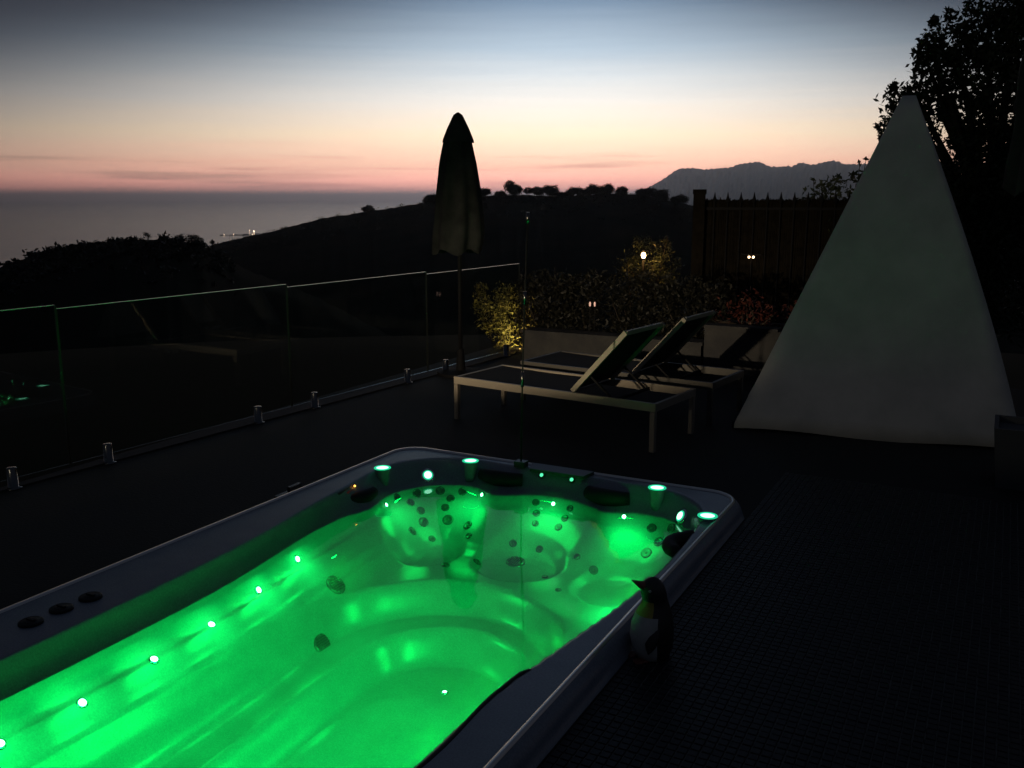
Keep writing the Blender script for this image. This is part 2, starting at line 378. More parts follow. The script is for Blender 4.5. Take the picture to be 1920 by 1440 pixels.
# scrub covering both ridges (nobody could count it)
bl = []; g = np.random.default_rng(5)
for k in range(420):
    a = g.uniform(-62, -44.5); r = RA-abs(g.normal())*9+1; s = g.uniform(.25, .75)
    bl.append((math.sin(R(a))*r, math.cos(R(a))*r, float(ground(np.array(a), np.array(r)))+s*.2, s, 34/s))
for k in range(520):
    a = g.uniform(-46, -11); r = RB-abs(g.normal())*22+2; s = g.uniform(.7, 1.6)
    bl.append((math.sin(R(a))*r, math.cos(R(a))*r, float(ground(np.array(a), np.array(r)))+s*.1, s, 30/s))
mb = MB(); mb.leaves([b[:4]+(b[4],) for b in bl], 1.0, .55, 6, flat=.8)
tag(mb.build('hillside_scrub', 'leaf_hill'), kind='stuff')

# far mountain range across the bay
MTN = [(-22.76, 0), (-20.53, .0055), (-20.06, .0087), (-19.6, .0125), (-18.82, .0201), (-18.27, .0271), (-17.91, .0303), (-17.13, .0307), (-16.51, .0291), (-15.74, .0301), (-14.98, .031), (-14.53, .0342), (-14.08, .0352), (-13.42, .0366), (-13.18, .035), (-12.81, .0318), (-12.27, .0312), (-11.68, .0321), (-11.53, .0311), (-11.25, .0342), (-10.96, .0352), (-10.66, .0335), (-10.36, .033), (-9.79, .0354), (-9.31, .0369), (-8.93, .0353), (-8.72, .0332), (-8.21, .0331), (-7.64, .0335), (-6.51, .0307), (-4.85, .0273), (-2.68, .0209), (0, .0132), (6, .004), (10, -.01)]
azm = np.arange(-22.7, 10, .06); fr = np.linspace(0, 1, 26)
D0, D1, D2 = 10400., 12000., 14500.
g = np.random.default_rng(8); vs = []; nm = len(fr)
for a in azm:
    top = 1.75+ev(MTN, a)*D1+5*math.sin(a*23+1)+4*math.sin(a*41)*math.sin(a*3)+2.5*math.sin(a*87+2)
    for t in fr:
        r = D0+(D1-D0)*t/.7 if t <= .7 else D1+(D2-D1)*(t-.7)/.3
        h = -232+(top+232)*((t/.7)**.8 if t <= .7 else (1-(t-.7)/.3))
        if t not in (0, 1): h += (0 if abs(t-.7) < .025 else 26)*(math.sin(a*9+t*17)+math.sin(a*21-t*31)*.6)*min(1, abs(t-.7)*6); h = min(h, 1.75+(top-1.75)*r/D1-.5) if abs(t-.7) > .02 else top
        vs.append((math.sin(R(a))*r, math.cos(R(a))*r, h))
fs = [(i*nm+j, i*nm+j+1, (i+1)*nm+j+1, (i+1)*nm+j) for i in range(len(azm)-1) for j in range(nm-1)]
mb = MB(); mb.add(vs, fs); tag(mb.build('mountain', 'rock'), kind='structure')

# sea, low headland with harbour lights
mb = MB(); nseg = 96; rr_ = [300, 1500, 5000, 15000, 60000, 110000]
vs = [(r*math.cos(2*math.pi*k/nseg), r*math.sin(2*math.pi*k/nseg), -232) for r in rr_ for k in range(nseg)]
fs = [(i*nseg+k, i*nseg+(k+1) % nseg, (i+1)*nseg+(k+1) % nseg, (i+1)*nseg+k) for i in range(len(rr_)-1) for k in range(nseg)]
mb.add(vs, fs); tag(mb.build('sea', 'sea'), kind='structure')
mb = MB(); az_h = np.linspace(-45.2, -40, 40)
vs = []
for i, a in enumerate(az_h):
    t = i/39; hh = 2+18*t+3*math.sin(i*1.3)
    for r, z in ((6230, -234), (6330, -232+hh), (6500, -234)): vs.append((math.sin(R(a))*r, math.cos(R(a))*r, z))
mb.add(vs, [(i*3+j, i*3+j+1, (i+1)*3+j+1, (i+1)*3+j) for i in range(39) for j in range(2)])
tag(mb.build('headland', 'hill'), kind='structure')
for k, (x, y, z, r, lab) in enumerate([(-4317.9, 4587.6, -203., 3.6, 'brightest white harbour light far out above the hill slope'),
        (-4337, 4569.5, -197., 1.6, 'small faint harbour light just above and left of the brightest one'),
        (-4326.1, 4579.8, -222., 1.7, 'small harbour light just below the brightest one'),
        (-4451.1, 4458.4, -221., 1.4, 'faint harbour light farthest out to sea on the headland tip'),
        (-4409.3, 4499.8, -220., 1.5, 'faint harbour light between the headland tip and the brightest one')]):
    f = 6215/math.hypot(x, y); mb = MB(); mb.lathe([(r*.5, -r), (r, -r*.4), (r, r*.4), (r*.5, r)], (x*f, y*f, z), 10)
    mb.lathe([(r*.25, 0), (r*.2, z*-1-232-r)] if False else [(r*.18, -232-z), (r*.18, -r)], (x*f, y*f, z), 6)
    tag(mb.build('harbour_light', 'bulb_far'), lab, 'light', 'harbour lights across the bay')

# haze: one box of even air round everything
HZ = 112000.
mb = MB(); mb.box((0, 0, 128.), (HZ, HZ, 362.)); hz = mb.build('haze', 'sea'); hz.data.materials.clear()
hm = bpy.data.materials.new('pale_air'); hm.use_nodes = True; K = NT(hm.node_tree)
vol = K.n('ShaderNodeVolumePrincipled', {'Color': (.74, .84, 1., 1), 'Density': 5.e-5, 'Anisotropy': .85})
o = K.n('ShaderNodeOutputMaterial'); K.link(vol.outputs[0], o.inputs['Volume']); hz.data.materials.append(hm)
tag(hz, kind='stuff')

# ================================================================== SWIM SPA
RIM_Z, WATER_Z = 0.10, -0.03
P_TOP = [(-3.10,.32),(-3.10,2.3),(-3.135,2.95),(-3.18,3.4),(-3.245,3.75),(-3.29,4.1),(-3.335,4.4),(-3.34,4.62),(-3.27,4.80),(-3.12,4.93),(-2.95,4.985),(-2.7,4.99),(-1.95,4.99),(-1.7,4.98),(-1.50,4.92),(-1.36,4.78),(-1.29,4.6),(-1.265,4.3),(-1.25,3.8),(-1.28,3.4),(-1.35,2.92),(-1.40,2.55),(-1.42,2.0),(-1.42,.32),(-1.6,.2),(-2.9,.2)]
P_WAT = [(-3.06,.36),(-3.062,2.3),(-3.082,2.9),(-3.135,3.3),(-3.20,3.68),(-3.205,4.0),(-3.15,4.16),(-3.165,4.27),(-3.205,4.40),(-3.195,4.55),(-3.115,4.71),(-2.98,4.81),(-2.84,4.835),(-2.73,4.79),(-2.63,4.735),(-2.54,4.80),(-2.42,4.87),(-2.28,4.89),(-2.12,4.865),(-2.0,4.81),(-1.93,4.765),(-1.85,4.80),(-1.74,4.845),(-1.6,4.85),(-1.47,4.79),(-1.37,4.67),(-1.325,4.45),(-1.30,4.1),(-1.30,3.7),(-1.34,3.2),(-1.40,2.8),(-1.44,2.4),(-1.455,2.0),(-1.455,.4),(-1.62,.25),(-2.9,.25)]
def smooth_poly(P, n=3):
    P = np.array(P, float)
    for _ in range(n):
        Q = np.roll(P, -1, 0)
        P = np.stack([P*.75+Q*.25, P*.25+Q*.75], 1).reshape(-1, 2)
    return P
def sdf_poly(P, X, Y):
    d = np.full(X.shape, 1e9); ins = np.zeros(X.shape, bool)
    for a, b in zip(P, np.roll(P, -1, 0)):
        ex, ey = b-a; wx, wy = X-a[0], Y-a[1]
        t = np.clip((wx*ex+wy*ey)/(ex*ex+ey*ey+1e-12), 0, 1)
        d = np.minimum(d, (wx-ex*t)**2+(wy-ey*t)**2)
        c = (a[1] > Y) != (b[1] > Y)
        if abs(ey) > 1e-12:
            ins ^= c & (X < ex*(Y-a[1])/ey+a[0])
    d = np.sqrt(d)
    return np.where(ins, d, -d)
def sstep(a, b, x):
    t = np.clip((x-a)/(b-a), 0, 1); return t*t*(3-2*t)
def rrect(X, Y, x0, x1, y0, y1, r):
    qx = np.abs(X-(x0+x1)/2)-(x1-x0)/2+r; qy = np.abs(Y-(y0+y1)/2)-(y1-y0)/2+r
    return -(np.hypot(np.maximum(qx, 0), np.maximum(qy, 0))+np.minimum(np.maximum(qx, qy), 0)-r)
PT, PW = smooth_poly(P_TOP), smooth_poly(P_WAT)
def shell_z(X, Y):
    R = rrect(X, Y, -3.49, -1.21, .05, 5.06, .17)
    dt = sdf_poly(PT, X, Y); dw = sdf_poly(PW, X, Y)
    o = np.clip(-R/.055, 0, 1)
    z = np.where(R < 0, RIM_Z*np.sqrt(np.clip(1-o*o, 0, 1))-.012*o, RIM_Z)
    t = np.clip(dt/np.maximum(dt-dw, 1e-6), 0, 1)
    zt = RIM_Z+(WATER_Z-RIM_Z)*(.35*t+.65*sstep(0, 1, t))
    z = np.where((dt > 0) & (dw <= 0), zt, z)
    # below the water line
    d = np.maximum(dw, 0)
    side = np.interp(d, [0,.018,.032,.046,.060,.10,.13,.15,.172,.19,.22,.26,.30], [0,-.066,-.088,-.116,-.112,-.150,-.182,-.190,-.236,-.234,-.268,-.285,-.29])
    back = np.interp(d, [0,.02,.06,.24,.30,.36,.5], [0,-.045,-.075,-.225,-.252,-.262,-.265])
    k = sstep(3.75, 4.25, Y)
    zb = WATER_Z+side*(1-k)+back*k
    # bucket seats
    for cx, cy, r in ((-2.93,4.36,.27),(-2.31,4.44,.27),(-1.66,4.36,.27)):
        q = np.hypot((X-cx), (Y-cy)*1.05)/r
        zb = zb-.035*(1-sstep(.80, 1.04, q))*sstep(.02, .3, d)
    # curved steps down to the swim lane
    yy = np.maximum(Y-3.47, 0)
    w = .03*np.sin(2.1*Y+.5)
    q1 = .63+w-np.hypot(X+2.30, yy); q2 = .41+w-np.hypot(X+2.26, yy*.98+0*X)
    q3 = .25-np.hypot(X+2.26, np.maximum(Y-3.2, 0))
    zb = zb-.165*sstep(-.01, .085, q1)-.165*sstep(-.02, .10, q2)-.06*sstep(-.05, .15, q3)
    # moulded flutes along the swim lane floor
    lane = sstep(3.5, 2.6, Y)*sstep(.3, .45, d)
    zb = zb-.007*lane*(.5+.5*np.sin((X+.12*np.sin(Y*1.7))*26))
    # raised hip rest on the right
    zb = zb+.05*np.exp(-(((X+1.66)/.16)**2+((Y-3.86)/.26)**2))*sstep(.04, .14, d)
    return np.where(dw > 0, zb, z), dt, dw

spa = thing('swim_spa', (-2.35, 2.55, 0), 'long sunken swim spa glowing green beside the dark mosaic tiles', 'swim spa')
STEP = .0115
gx = np.arange(-3.57, -1.13+1e-9, STEP); gy = np.arange(-.03, 5.14, STEP)
GX, GY = np.meshgrid(gx, gy, indexing='ij'); GZ, DT, DW = shell_z(GX, GY)
nx, ny = GX.shape
vs = np.stack([GX, GY, GZ], -1).reshape(-1, 3)
ii, jj = np.meshgrid(np.arange(nx-1), np.arange(ny-1), indexing='ij'); q0 = (ii*ny+jj).ravel()
quads = np.stack([q0, q0+ny, q0+ny+1, q0+1], 1)
me = bpy.data.meshes.new('shell'); me.vertices.add(len(vs)); me.vertices.foreach_set('co', vs.astype(np.float32).ravel())
me.loops.add(quads.size); me.loops.foreach_set('vertex_index', quads.astype(np.int32).ravel())
me.polygons.add(len(quads)); me.polygons.foreach_set('loop_start', np.arange(0, quads.size, 4, dtype=np.int32))
me.polygons.foreach_set('use_smooth', np.ones(len(quads), bool)); me.update(); me.validate(); me.materials.append(M['acrylic'])
shell = bpy.data.objects.new('shell', me); COL.objects.link(shell); shell.parent = spa; shell.matrix_parent_inverse = Matrix.Translation(-spa.location)
def zat(x, y): return float(shell_z(np.array([[x]]), np.array([[y]]))[0][0, 0])
def nat(x, y, e=.012):
    zx = (zat(x+e, y)-zat(x-e, y))/(2*e); zy = (zat(x, y+e)-zat(x, y-e))/(2*e)
    v = np.array([-zx, -zy, 1.]); return v/np.linalg.norm(v)
# pale trim strip round the outer edge of the rim
out = rr_outline(-3.495, -1.205, .045, 5.065, .175, 14); m_ = len(out)
inn = rr_outline(-3.472, -1.228, .068, 5.042, .155, 14)
mb = MB()
vs = [(x, y, .097) for x, y in out]+[(x*.82+a*.18, y*.82+b*.18, .1085) for (x, y), (a, b) in zip(out, inn)]+[(x*.18+a*.82, y*.18+b*.82, .1085) for (x, y), (a, b) in zip(out, inn)]+[(x, y, .097) for x, y in inn]
mb.add(vs, [(r*m_+i, r*m_+(i+1) % m_, (r+1)*m_+(i+1) % m_, (r+1)*m_+i) for r in range(3) for i in range(m_)])
mb.build('trim_strip', 'trim', spa, True)
# lit cups standing on the rim at both far corners
for x, y in ((-3.285, 4.495), (-2.885, 4.885), (-1.655, 4.905), (-1.262, 4.57)):
    mb = MB(); mb.lathe([(.033, -.01), (.037, .03), (.045, .095), (.050, .114), (.050, .120), (.038, .120)], (x, y, 0), 28)
    cup = mb.build('cup_holder', 'acrylic', spa, True)
    mb = MB(); mb.lathe([(.037, .1195), (.0375, .1235), (.0515, .1235), (.0525, .1195)], (x, y, 0), 32, cap=False); mb.build('light_ring', 'ring', cup)
    mb = MB(); mb.lathe([(.037, .1190), (.037, .1205), (.020, .1225), (.002, .1230)], (x, y, 0), 28); mb.build('lens', 'ring_lens', cup)
# round lights on the chamfered corner walls
for x, y, ax in ((-3.135, 4.772, (.55, -.62, .62)), (-1.478, 4.815, (-.62, -.62, .55))):
    ax = np.array(ax)/np.linalg.norm(ax); c = np.array((x, y, zat(x, y)+.004))
    mb = MB(); mb.lathe([(.047, -.03), (.047, .004), (.040, .010), (.034, .008)], c, 28, ax); dl = mb.build('corner_light', 'chrome', spa, True)
    mb = MB(); mb.lathe([(.0345, .0075), (.024, .012)], c, 28, ax, cap=False); mb.build('light_ring', 'ring', dl)
    mb = MB(); mb.lathe([(.024, .0118), (.014, .0155), (.002, .0165)], c, 24, ax); mb.build('lens', 'ring_lens', dl)
# waterfall lip in the middle of the far rim, with two small lights under it
mb = MB(); x0, x1 = -2.52, -2.10
mb.add([(x0, 5.03, .098), (x1, 5.03, .098), (x1, 5.03, .122), (x0, 5.03, .122), (x0+.03, 4.935, .094), (x1-.03, 4.935, .094), (x1-.03, 4.935, .112), (x0+.03, 4.935, .112)],
       [(0,1,2,3),(4,7,6,5),(3,2,6,7),(0,4,5,1),(0,3,7,4),(1,5,6,2)]); mb.build('waterfall_lip', 'plastic', spa)
for x in (-2.415, -2.212):
    c = (x, 4.955, .072); ax = (0, -.8, .6)
    mb = MB(); mb.lathe([(.021, -.02), (.021, .006), (.016, .009)], c, 20, ax); wl = mb.build('waterfall_light', 'plastic', spa, True)
    mb = MB(); mb.lathe([(.016, .006), (.010, .0105), (.001, .0115)], c, 20, ax); mb.build('lens', 'ring_dim', wl)
# underwater LEDs along the swim lane and at the water line of the seats
GREEN = (.001, 1., .118)
LED = [(-3.149, 3.534), (-3.082, 3.171), (-3.032, 2.815), (-3.005, 2.467), (-2.99, 2.108), (-2.997, 1.779), (-2.99, 1.42), (-2.99, 1.05)]
LEDB = [(-3.178, 4.372), (-2.741, 4.782), (-2.294, 4.868), (-1.815, 4.805)]
FILL_R = [(-1.43, 3.3), (-1.47, 2.9), (-1.52, 2.45), (-1.53, 2.0), (-1.53, 1.55), (-1.53, 1.1)]  # unseen right-wall lamps added to fill the pool with even light
for grp, P_LED, pw in ((0, LED, .40), (1, LEDB, .33), (2, FILL_R, 2.75)):
    for x, y in P_LED:
        z = zat(x, y); nn = nat(x, y); r = .015 if grp != 1 else .011
        if grp == 1: z = min(z, -.042)
        c = np.array((x, y, z))
        mb = MB(); mb.lathe([(r*1.5, -.004), (r*1.45, .003), (r*1.1, .005)], c, 16, nn); led = mb.build('underwater_light', 'chrome', spa, True)
        mb = MB(); mb.lathe([(r*1.08, .0045), (r*.7, .009), (.001, .0105)], c, 16, nn); mb.build('lens', 'led', led)
        inw = np.array((nn[0], nn[1], 0)); inw = inw/np.linalg.norm(inw)
        if grp == 2: down_light('underwater_glow', (x-.05, y, -.13), pw*LSC, GREEN, .14, (-.90, 0, -.32), led, 150)
        elif grp == 1: down_light('underwater_glow', np.array((x, y, -.045))+inw*.15, pw*LSC, GREEN, .18, tuple(-inw*.22+np.array((0, 0, -1.))), led)
        else: down_light('underwater_glow', np.array((x, y, -.05))+inw*.09, pw*LSC, GREEN, .16, tuple(inw*.05+np.array((0, 0, -1.))), led)
# added unseen fill lamp at the seating end, added fill light near the first LED
nn = np.array((-1., 0, 0)); c = np.array((-1.355, 4.02, -.13)); mb = MB(); mb.lathe([(.03, -.02), (.03, .004), (.022, .007)], c, 16, nn); lamp = mb.build('underwater_light', 'chrome', spa, True)
mb = MB(); mb.lathe([(.022, .006), (.010, .010), (.001, .011)], c, 14, nn); mb.build('lens', 'led', lamp)
down_light('underwater_glow', c+nn*.05, 3.4*LSC, GREEN, .16, (-.9, .25, -.24), lamp, 150)
first_led = next(o for o in spa.children if o.name == 'underwater_light')
down_light('underwater_glow', (-2.90, 3.50, -.10), .8*LSC, GREEN, .16, (.9, .15, -.30), first_led, 150)
# two unseen lamps added at the near end to fill the pool with light
for x in (-2.75, -1.85):
    nn = np.array((0, .88, -.47)); c = np.array((x, .42, -.12))
    mb = MB(); mb.lathe([(.085, -.03), (.085, .01), (.065, .02)], c, 24, nn); lamp = mb.build('end_fill_lamp', 'chrome', spa, True)
    mb = MB(); mb.lathe([(.065, .018), (.03, .03), (.002, .033)], c, 20, nn); mb.build('lens', 'led', lamp)
    down_light('end_fill_glow', c+nn*.05, 5., GREEN, .16, tuple(nn), lamp, 90)
# jets: chrome collar with a dark face, laid on the moulded surface
JL = [(-3.186,4.499,.9),(-3.135,4.64,1),(-3.031,4.755,1),(-2.899,4.81,1),(-3.127,4.562,.9),(-2.954,4.752,.9),(-3.063,4.576,.9),(-2.957,4.693,.9),(-3.023,4.543,1.1),(-2.907,4.642,1.2),(-2.744,4.606,1.),(-3.025,4.423,1.),(-2.943,4.513,.8),(-2.699,4.542,.7),(-2.663,4.216,.9),(-2.548,4.374,.85)]
JM = [(-2.404,4.85,.8),(-2.177,4.854,.8),(-2.374,4.798,.8),(-2.186,4.798,.8),(-2.355,4.747,.7),(-2.204,4.749,.8),(-2.436,4.612,.8),(-2.278,4.65,.8),(-1.998,4.559,.7),(-1.873,4.505,.9),(-2.122,4.401,.6),(-1.948,4.205,.6)]
JR = [(-1.646,4.806,1.),(-1.528,4.798,1.),(-1.578,4.733,1.),(-1.629,4.679,1.1),(-1.424,4.707,.8)]
for x, y, s in JL+JM+JR:
    nn = nat(x, y, .03); c = np.array((x, y, zat(x, y))); r = .030*s
    mb = MB(); mb.lathe([(r, -.004), (r*.97, .004), (r*.80, .007), (r*.62, .004)], c, 20, nn); jt = mb.build('jet', 'jet', spa, True)
    mb = MB(); mb.lathe([(r*.62, .0035), (r*.40, .002), (r*.18, .005), (.001, .006)], c, 14, nn); mb.build('nozzle', 'jet_hole', jt, True)
for x, y, r in ((-2.997, 3.655, .058), (-2.891, 3.396, .056), (-2.36, 4.502, .058)):
    nn = nat(x, y, .05); c = np.array((x, y, zat(x, y)))
    mb = MB(); mb.lathe([(r, -.004), (r*.98, .006), (r*.86, .011), (r*.2, .013), (.002, .013)], c, 28, nn); dr = mb.build('drain_cover', 'jet', spa, True)
    mb = MB()
    x_ = np.cross((0, 1., 0), nn); x_ /= np.linalg.norm(x_); y_ = np.cross(nn, x_)
    for k in range(-3, 4):
        hw = math.sqrt(max(.8*r*r-(k*r*.22)**2, 0)); mb.box(c+nn*.0125+x_*k*r*.22, (r*.055, hw*.9, .0022), (x_, y_, nn))
    mb.build('grille', 'jet_hole', dr)
# small glowing lens and chrome collar added on the floor as a glint
x, y = -2.263, 3.56; c = np.array((x, y, zat(x, y)))
mb = MB(); mb.lathe([(.020, -.003), (.019, .004), (.014, .006)], c, 20); fl = mb.build('floor_glint', 'chrome', spa, True)
mb = MB(); mb.lathe([(.0125, .005), (.008, .008), (.001, .009)], c, 16); mb.build('lens', 'led', fl)
# three rotary valves on the left rim
for x, y in ((-3.285, 2.13), (-3.288, 2.268), (-3.28, 2.40)):
    mb = MB(); mb.lathe([(.047, -.002), (.047, .008), (.040, .012), (.028, .010), (.026, .012), (.020, .013), (.002, .013)], (x, y, .10), 24); kb = mb.build('rotary_valve', 'pillow', spa, True)
    mb = MB(); mb.box((x, y, .1145), (.022, .005, .0035)); mb.build('grip', 'pillow', kb)
# soft headrests
def headrest(p0, p1, rad, sag=.0, bulge=(0, 0, 0)):
    pts = []; rr = []
    for k in range(9):
        t = k/8; p = np.array(p0)*(1-t)+np.array(p1)*t+np.array(bulge)*math.sin(math.pi*t); pts.append(p); rr.append(rad*(.55+.45*math.sin(math.pi*min(max(t, .08), .92))**.5))
    MB().tube(pts, rr, 12).build('headrest', 'pillow', spa, True)
headrest((-2.80, 4.885, .045), (-2.52, 4.895, .045), .050, bulge=(0, -.035, .0))
headrest((-2.08, 4.905, .030), (-1.82, 4.895, .030), .052, bulge=(0, -.045, 0))
headrest((-3.285, 4.08, .02), (-3.235, 4.33, .02), .042, bulge=(.03, 0, 0))
headrest((-1.275, 4.36, .075), (-1.268, 4.10, .075), .042, bulge=(-.075, 0, -.01))
# control panel above the left water line: small red display and one amber lamp
kx, ky = -3.275, 4.12
mb = MB(); mb.box((kx, ky, .062), (.012, .085, .028), ((.9, .1, .42), (-.1, .99, 0), (-.42, 0, .9))); kp = mb.build('control_panel', 'plastic', spa)
mb = MB(); mb.box((kx+.014, ky+.03, .064), (.003, .04, .014), ((.9, .1, .42), (-.1, .99, 0), (-.42, 0, .9))); mb.build('display', 'red', kp)
mb = MB(); mb.lathe([(.006, 0), (.006, .004), (.002, .006)], (kx+.005, ky+.075, .090), 12, (.7, -.3, .6)); mb.build('indicator_lamp', 'amber', kp)
# black grab rail along the near part of the right rim
pts = [(-1.385-.0*t, 2.72-.9*t, .075+.0*t) for t in (0, .02)]
pts = [(-1.345, 2.745, .080), (-1.375, 2.72, .090)]+[(-1.388-.010*math.sin(t*9.4)-.030*t, 2.69-1.1*t, .090) for t in np.linspace(0, 1, 14)]
MB().tube(pts, .0135, 10).build('grab_rail', 'pillow', spa, True)
# little grey cover latch on the paving at the left edge
mb = MB(); mb.box((-3.66, 4.06, .012), (.045, .075, .011)); mb.box((-3.61, 4.06, .045), (.012, .05, .04)); mb.build('cover_latch', 'steel', spa)

# water surface
PTo = smooth_poly(P_TOP, 2)
npt = len(PTo); mb = MB()
mb.add([(x, y, WATER_Z) for x, y in PTo]+[(x, y, -.72) for x, y in PTo], [tuple(range(npt))[::-1], tuple(range(npt, 2*npt))]+[(k, (k+1) % npt, npt+(k+1) % npt, npt+k) for k in range(npt)])
tag(mb.build('water', 'water'), kind='structure')

# thin tether pole on the far rim
tp = thing('tether_pole', (-2.576, 4.985, .09), 'thin upright chrome pole clamped on the far rim of the spa', 'pole')
P = lambda t: (-2.576+.043*t**1.6, 4.985, .10+1.57*t)
MB().tube([P(t) for t in np.linspace(0, 1, 9)], .0052, 8).build('pole', 'darkmetal', tp, True)
MB().box((-2.576, 4.985, .118), (.035, .03, .018)).build('base_clamp', 'plastic', tp)
for t0, t1, r in ((.325, .385, .010), (.65, .70, .0105), (.955, 1.0, .012)):
    MB().tube([P(t0), P(t1)], r, 10).build('sleeve', 'steel', tp, True)

# ================================================================== THINGS ON THE TERRACE
# ---- frameless glass fence
FA = np.array((-5.27, 3.4, 0)); FU = np.array((.37, 5.65, 0)); FU /= np.linalg.norm(FU); FN = np.array((FU[1], -FU[0], 0)); FZ = np.array((0, 0, 1.))
fence = thing('glass_fence', (-5.08, 6.2, 0), 'frameless clear glass balustrade along the dark left edge of the terrace', 'fence')
def fp(s, z=0, o=0): return FA+FU*s+FZ*z+FN*o
seams = [-3.58, -1.60, .385, 2.375, 4.245, 6.0]
for a, b in zip(seams, seams[1:]):
    a2, b2 = a+.006, b-.006; ztop = 1.085-.012*(a+b)/2
    mb = MB(); mb.box(fp((a2+b2)/2, (.065+ztop)/2), ((b2-a2)/2, .006, (ztop-.065)/2), (FU, FN, FZ)); pn = mb.build('glass_panel', 'glass', fence)
    mb = MB(); mb.box(fp((a2+b2)/2, ztop+.0022), ((b2-a2)/2, .0058, .002), (FU, FN, FZ)); mb.build('top_edge', 'edge', pn)
    for s in (a2-.0025, b2+.0025):
        mb = MB(); mb.box(fp(s, (.065+ztop)/2), (.0015, .0056, (ztop-.065)/2), (FU, FN, FZ)); mb.build('side_edge', 'edge_side', pn)
for s in (-3.2, -1.98, -1.3, .0, .66, 2.0, 2.64, 3.92, 4.55, 5.72):
    p = fp(s); mb = MB(); mb.lathe([(.05, .0), (.05, .008), (.030, .010), (.030, .128), (.027, .134), (.004, .135)], p, 20); mb.build('spigot', 'steel', fence, True)
mb = MB(); mb.box(fp(1.2, .006, -.02), (4.8, .035, .006), (FU, FN, FZ)); mb.build('coping_strip', 'paving', fence)

# ---- closed parasols
def parasol(base, top, hat, bot, rb, rm, rh, label, base_kind, seed, lean=0.):
    t = thing('closed_parasol', base, label, 'parasol', None); g = np.random.default_rng(seed); ph = g.random(8)*6
    bx, by, bz = base
    MB().tube([(bx, by, .02), (bx, by, bot+.5)], .021, 12).build('pole', 'darkmetal', t, True)
    n = 64
    def lobes(a, i): return 1+.075*math.cos(8*a+.25*i*.2+ph[0])+.05*math.sin(3*a+ph[1]+i*.22)+.03*math.cos(5*a+ph[2]-i*.3)
    H = hat-bot; pr = []
    for k in range(19):
        u = k/18; h = bot+(hat+.05-bot)*u
        r = np.interp(u, [0, .12, .3, .52, .75, .95, 1], [rb*.96, rb, rb*.93, rm, rm*.84, rh*.90, rh*.7])
        pr.append((r, h))
    mb = MB(); mb.lathe(pr, (bx, by, 0), n, cap=False, lobes=lobes); 
    # inner closing surface of the folded cloth
    mb.lathe([(rb*.95, bot+.002), (rb*.45, bot+.05), (.03, bot+.10)], (bx, by, 0), n, cap=False, lobes=lambda a, i: lobes(a, 0))
    v = mb.v
    for i, (x, y, z) in enumerate(v):     # cloth hem hangs unevenly and sags to one side
        if z < bot+.35: q = (bot+.35-z)/.35; v[i] = (x-.028*q*q, y-.01*q*q, z+q*.03*math.sin(5*math.atan2(y-by, x-bx)+ph[3]))
    cn = mb.build('canopy', 'parasol', t, True)
    MB().lathe([(rm*1.02, bot+H*.36), (rm*1.04, bot+H*.38), (rm*1.04, bot+H*.40), (rm*1.01, bot+H*.42)], (bx, by, 0), 48, cap=False, lobes=lambda a, i: lobes(a, 7)*1.012).build('tie_strap', 'parasol', cn, True)
    MB().lathe([(rh*1.10, hat-.03), (rh*1.02, hat), (rh*.72, hat+(top-hat)*.45), (rh*.40, hat+(top-hat)*.85), (rh*.30, hat+(top-hat)*.97), (rh*.12, top+.012), (.004, top+.018)], (bx, by, 0), n, cap=False,
               lobes=lambda a, i: 1+.05*math.cos(8*a+ph[4])+(.04*math.sin(4*a+ph[5]) if i == 0 else 0)).build('vent_cap', 'parasol', t, True)
    if base_kind == 'plate':
        MB().lathe([(.24, 0), (.24, .03), (.05, .045), (.035, .25), (.028, .26)], (bx, by, 0), 28).build('base_plate', 'darkmetal', t)
    else:
        mb = MB(); h = .38
        mb.add([(bx+sx*a, by+sy*a, z) for a, z in ((.17, 0), (.21, h), (.185, h), (.18, h-.04)) for sx, sy in ((-1, -1), (1, -1), (1, 1), (-1, 1))],
               [(i*4+k, i*4+(k+1) % 4, i*4+4+(k+1) % 4, i*4+4+k) for i in range(3) for k in range(4)]+[(12, 13, 14, 15), (3, 2, 1, 0)])
        mb.build('base_pot', 'pot', t)
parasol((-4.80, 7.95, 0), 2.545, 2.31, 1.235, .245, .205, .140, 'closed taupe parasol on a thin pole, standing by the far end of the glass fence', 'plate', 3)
parasol((.235, 6.42, 0), 3.4, 3.05, 1.785, .28, .26, .17, 'closed parasol in a square pot at the picture edge in front of the dark tree', 'pot', 9)

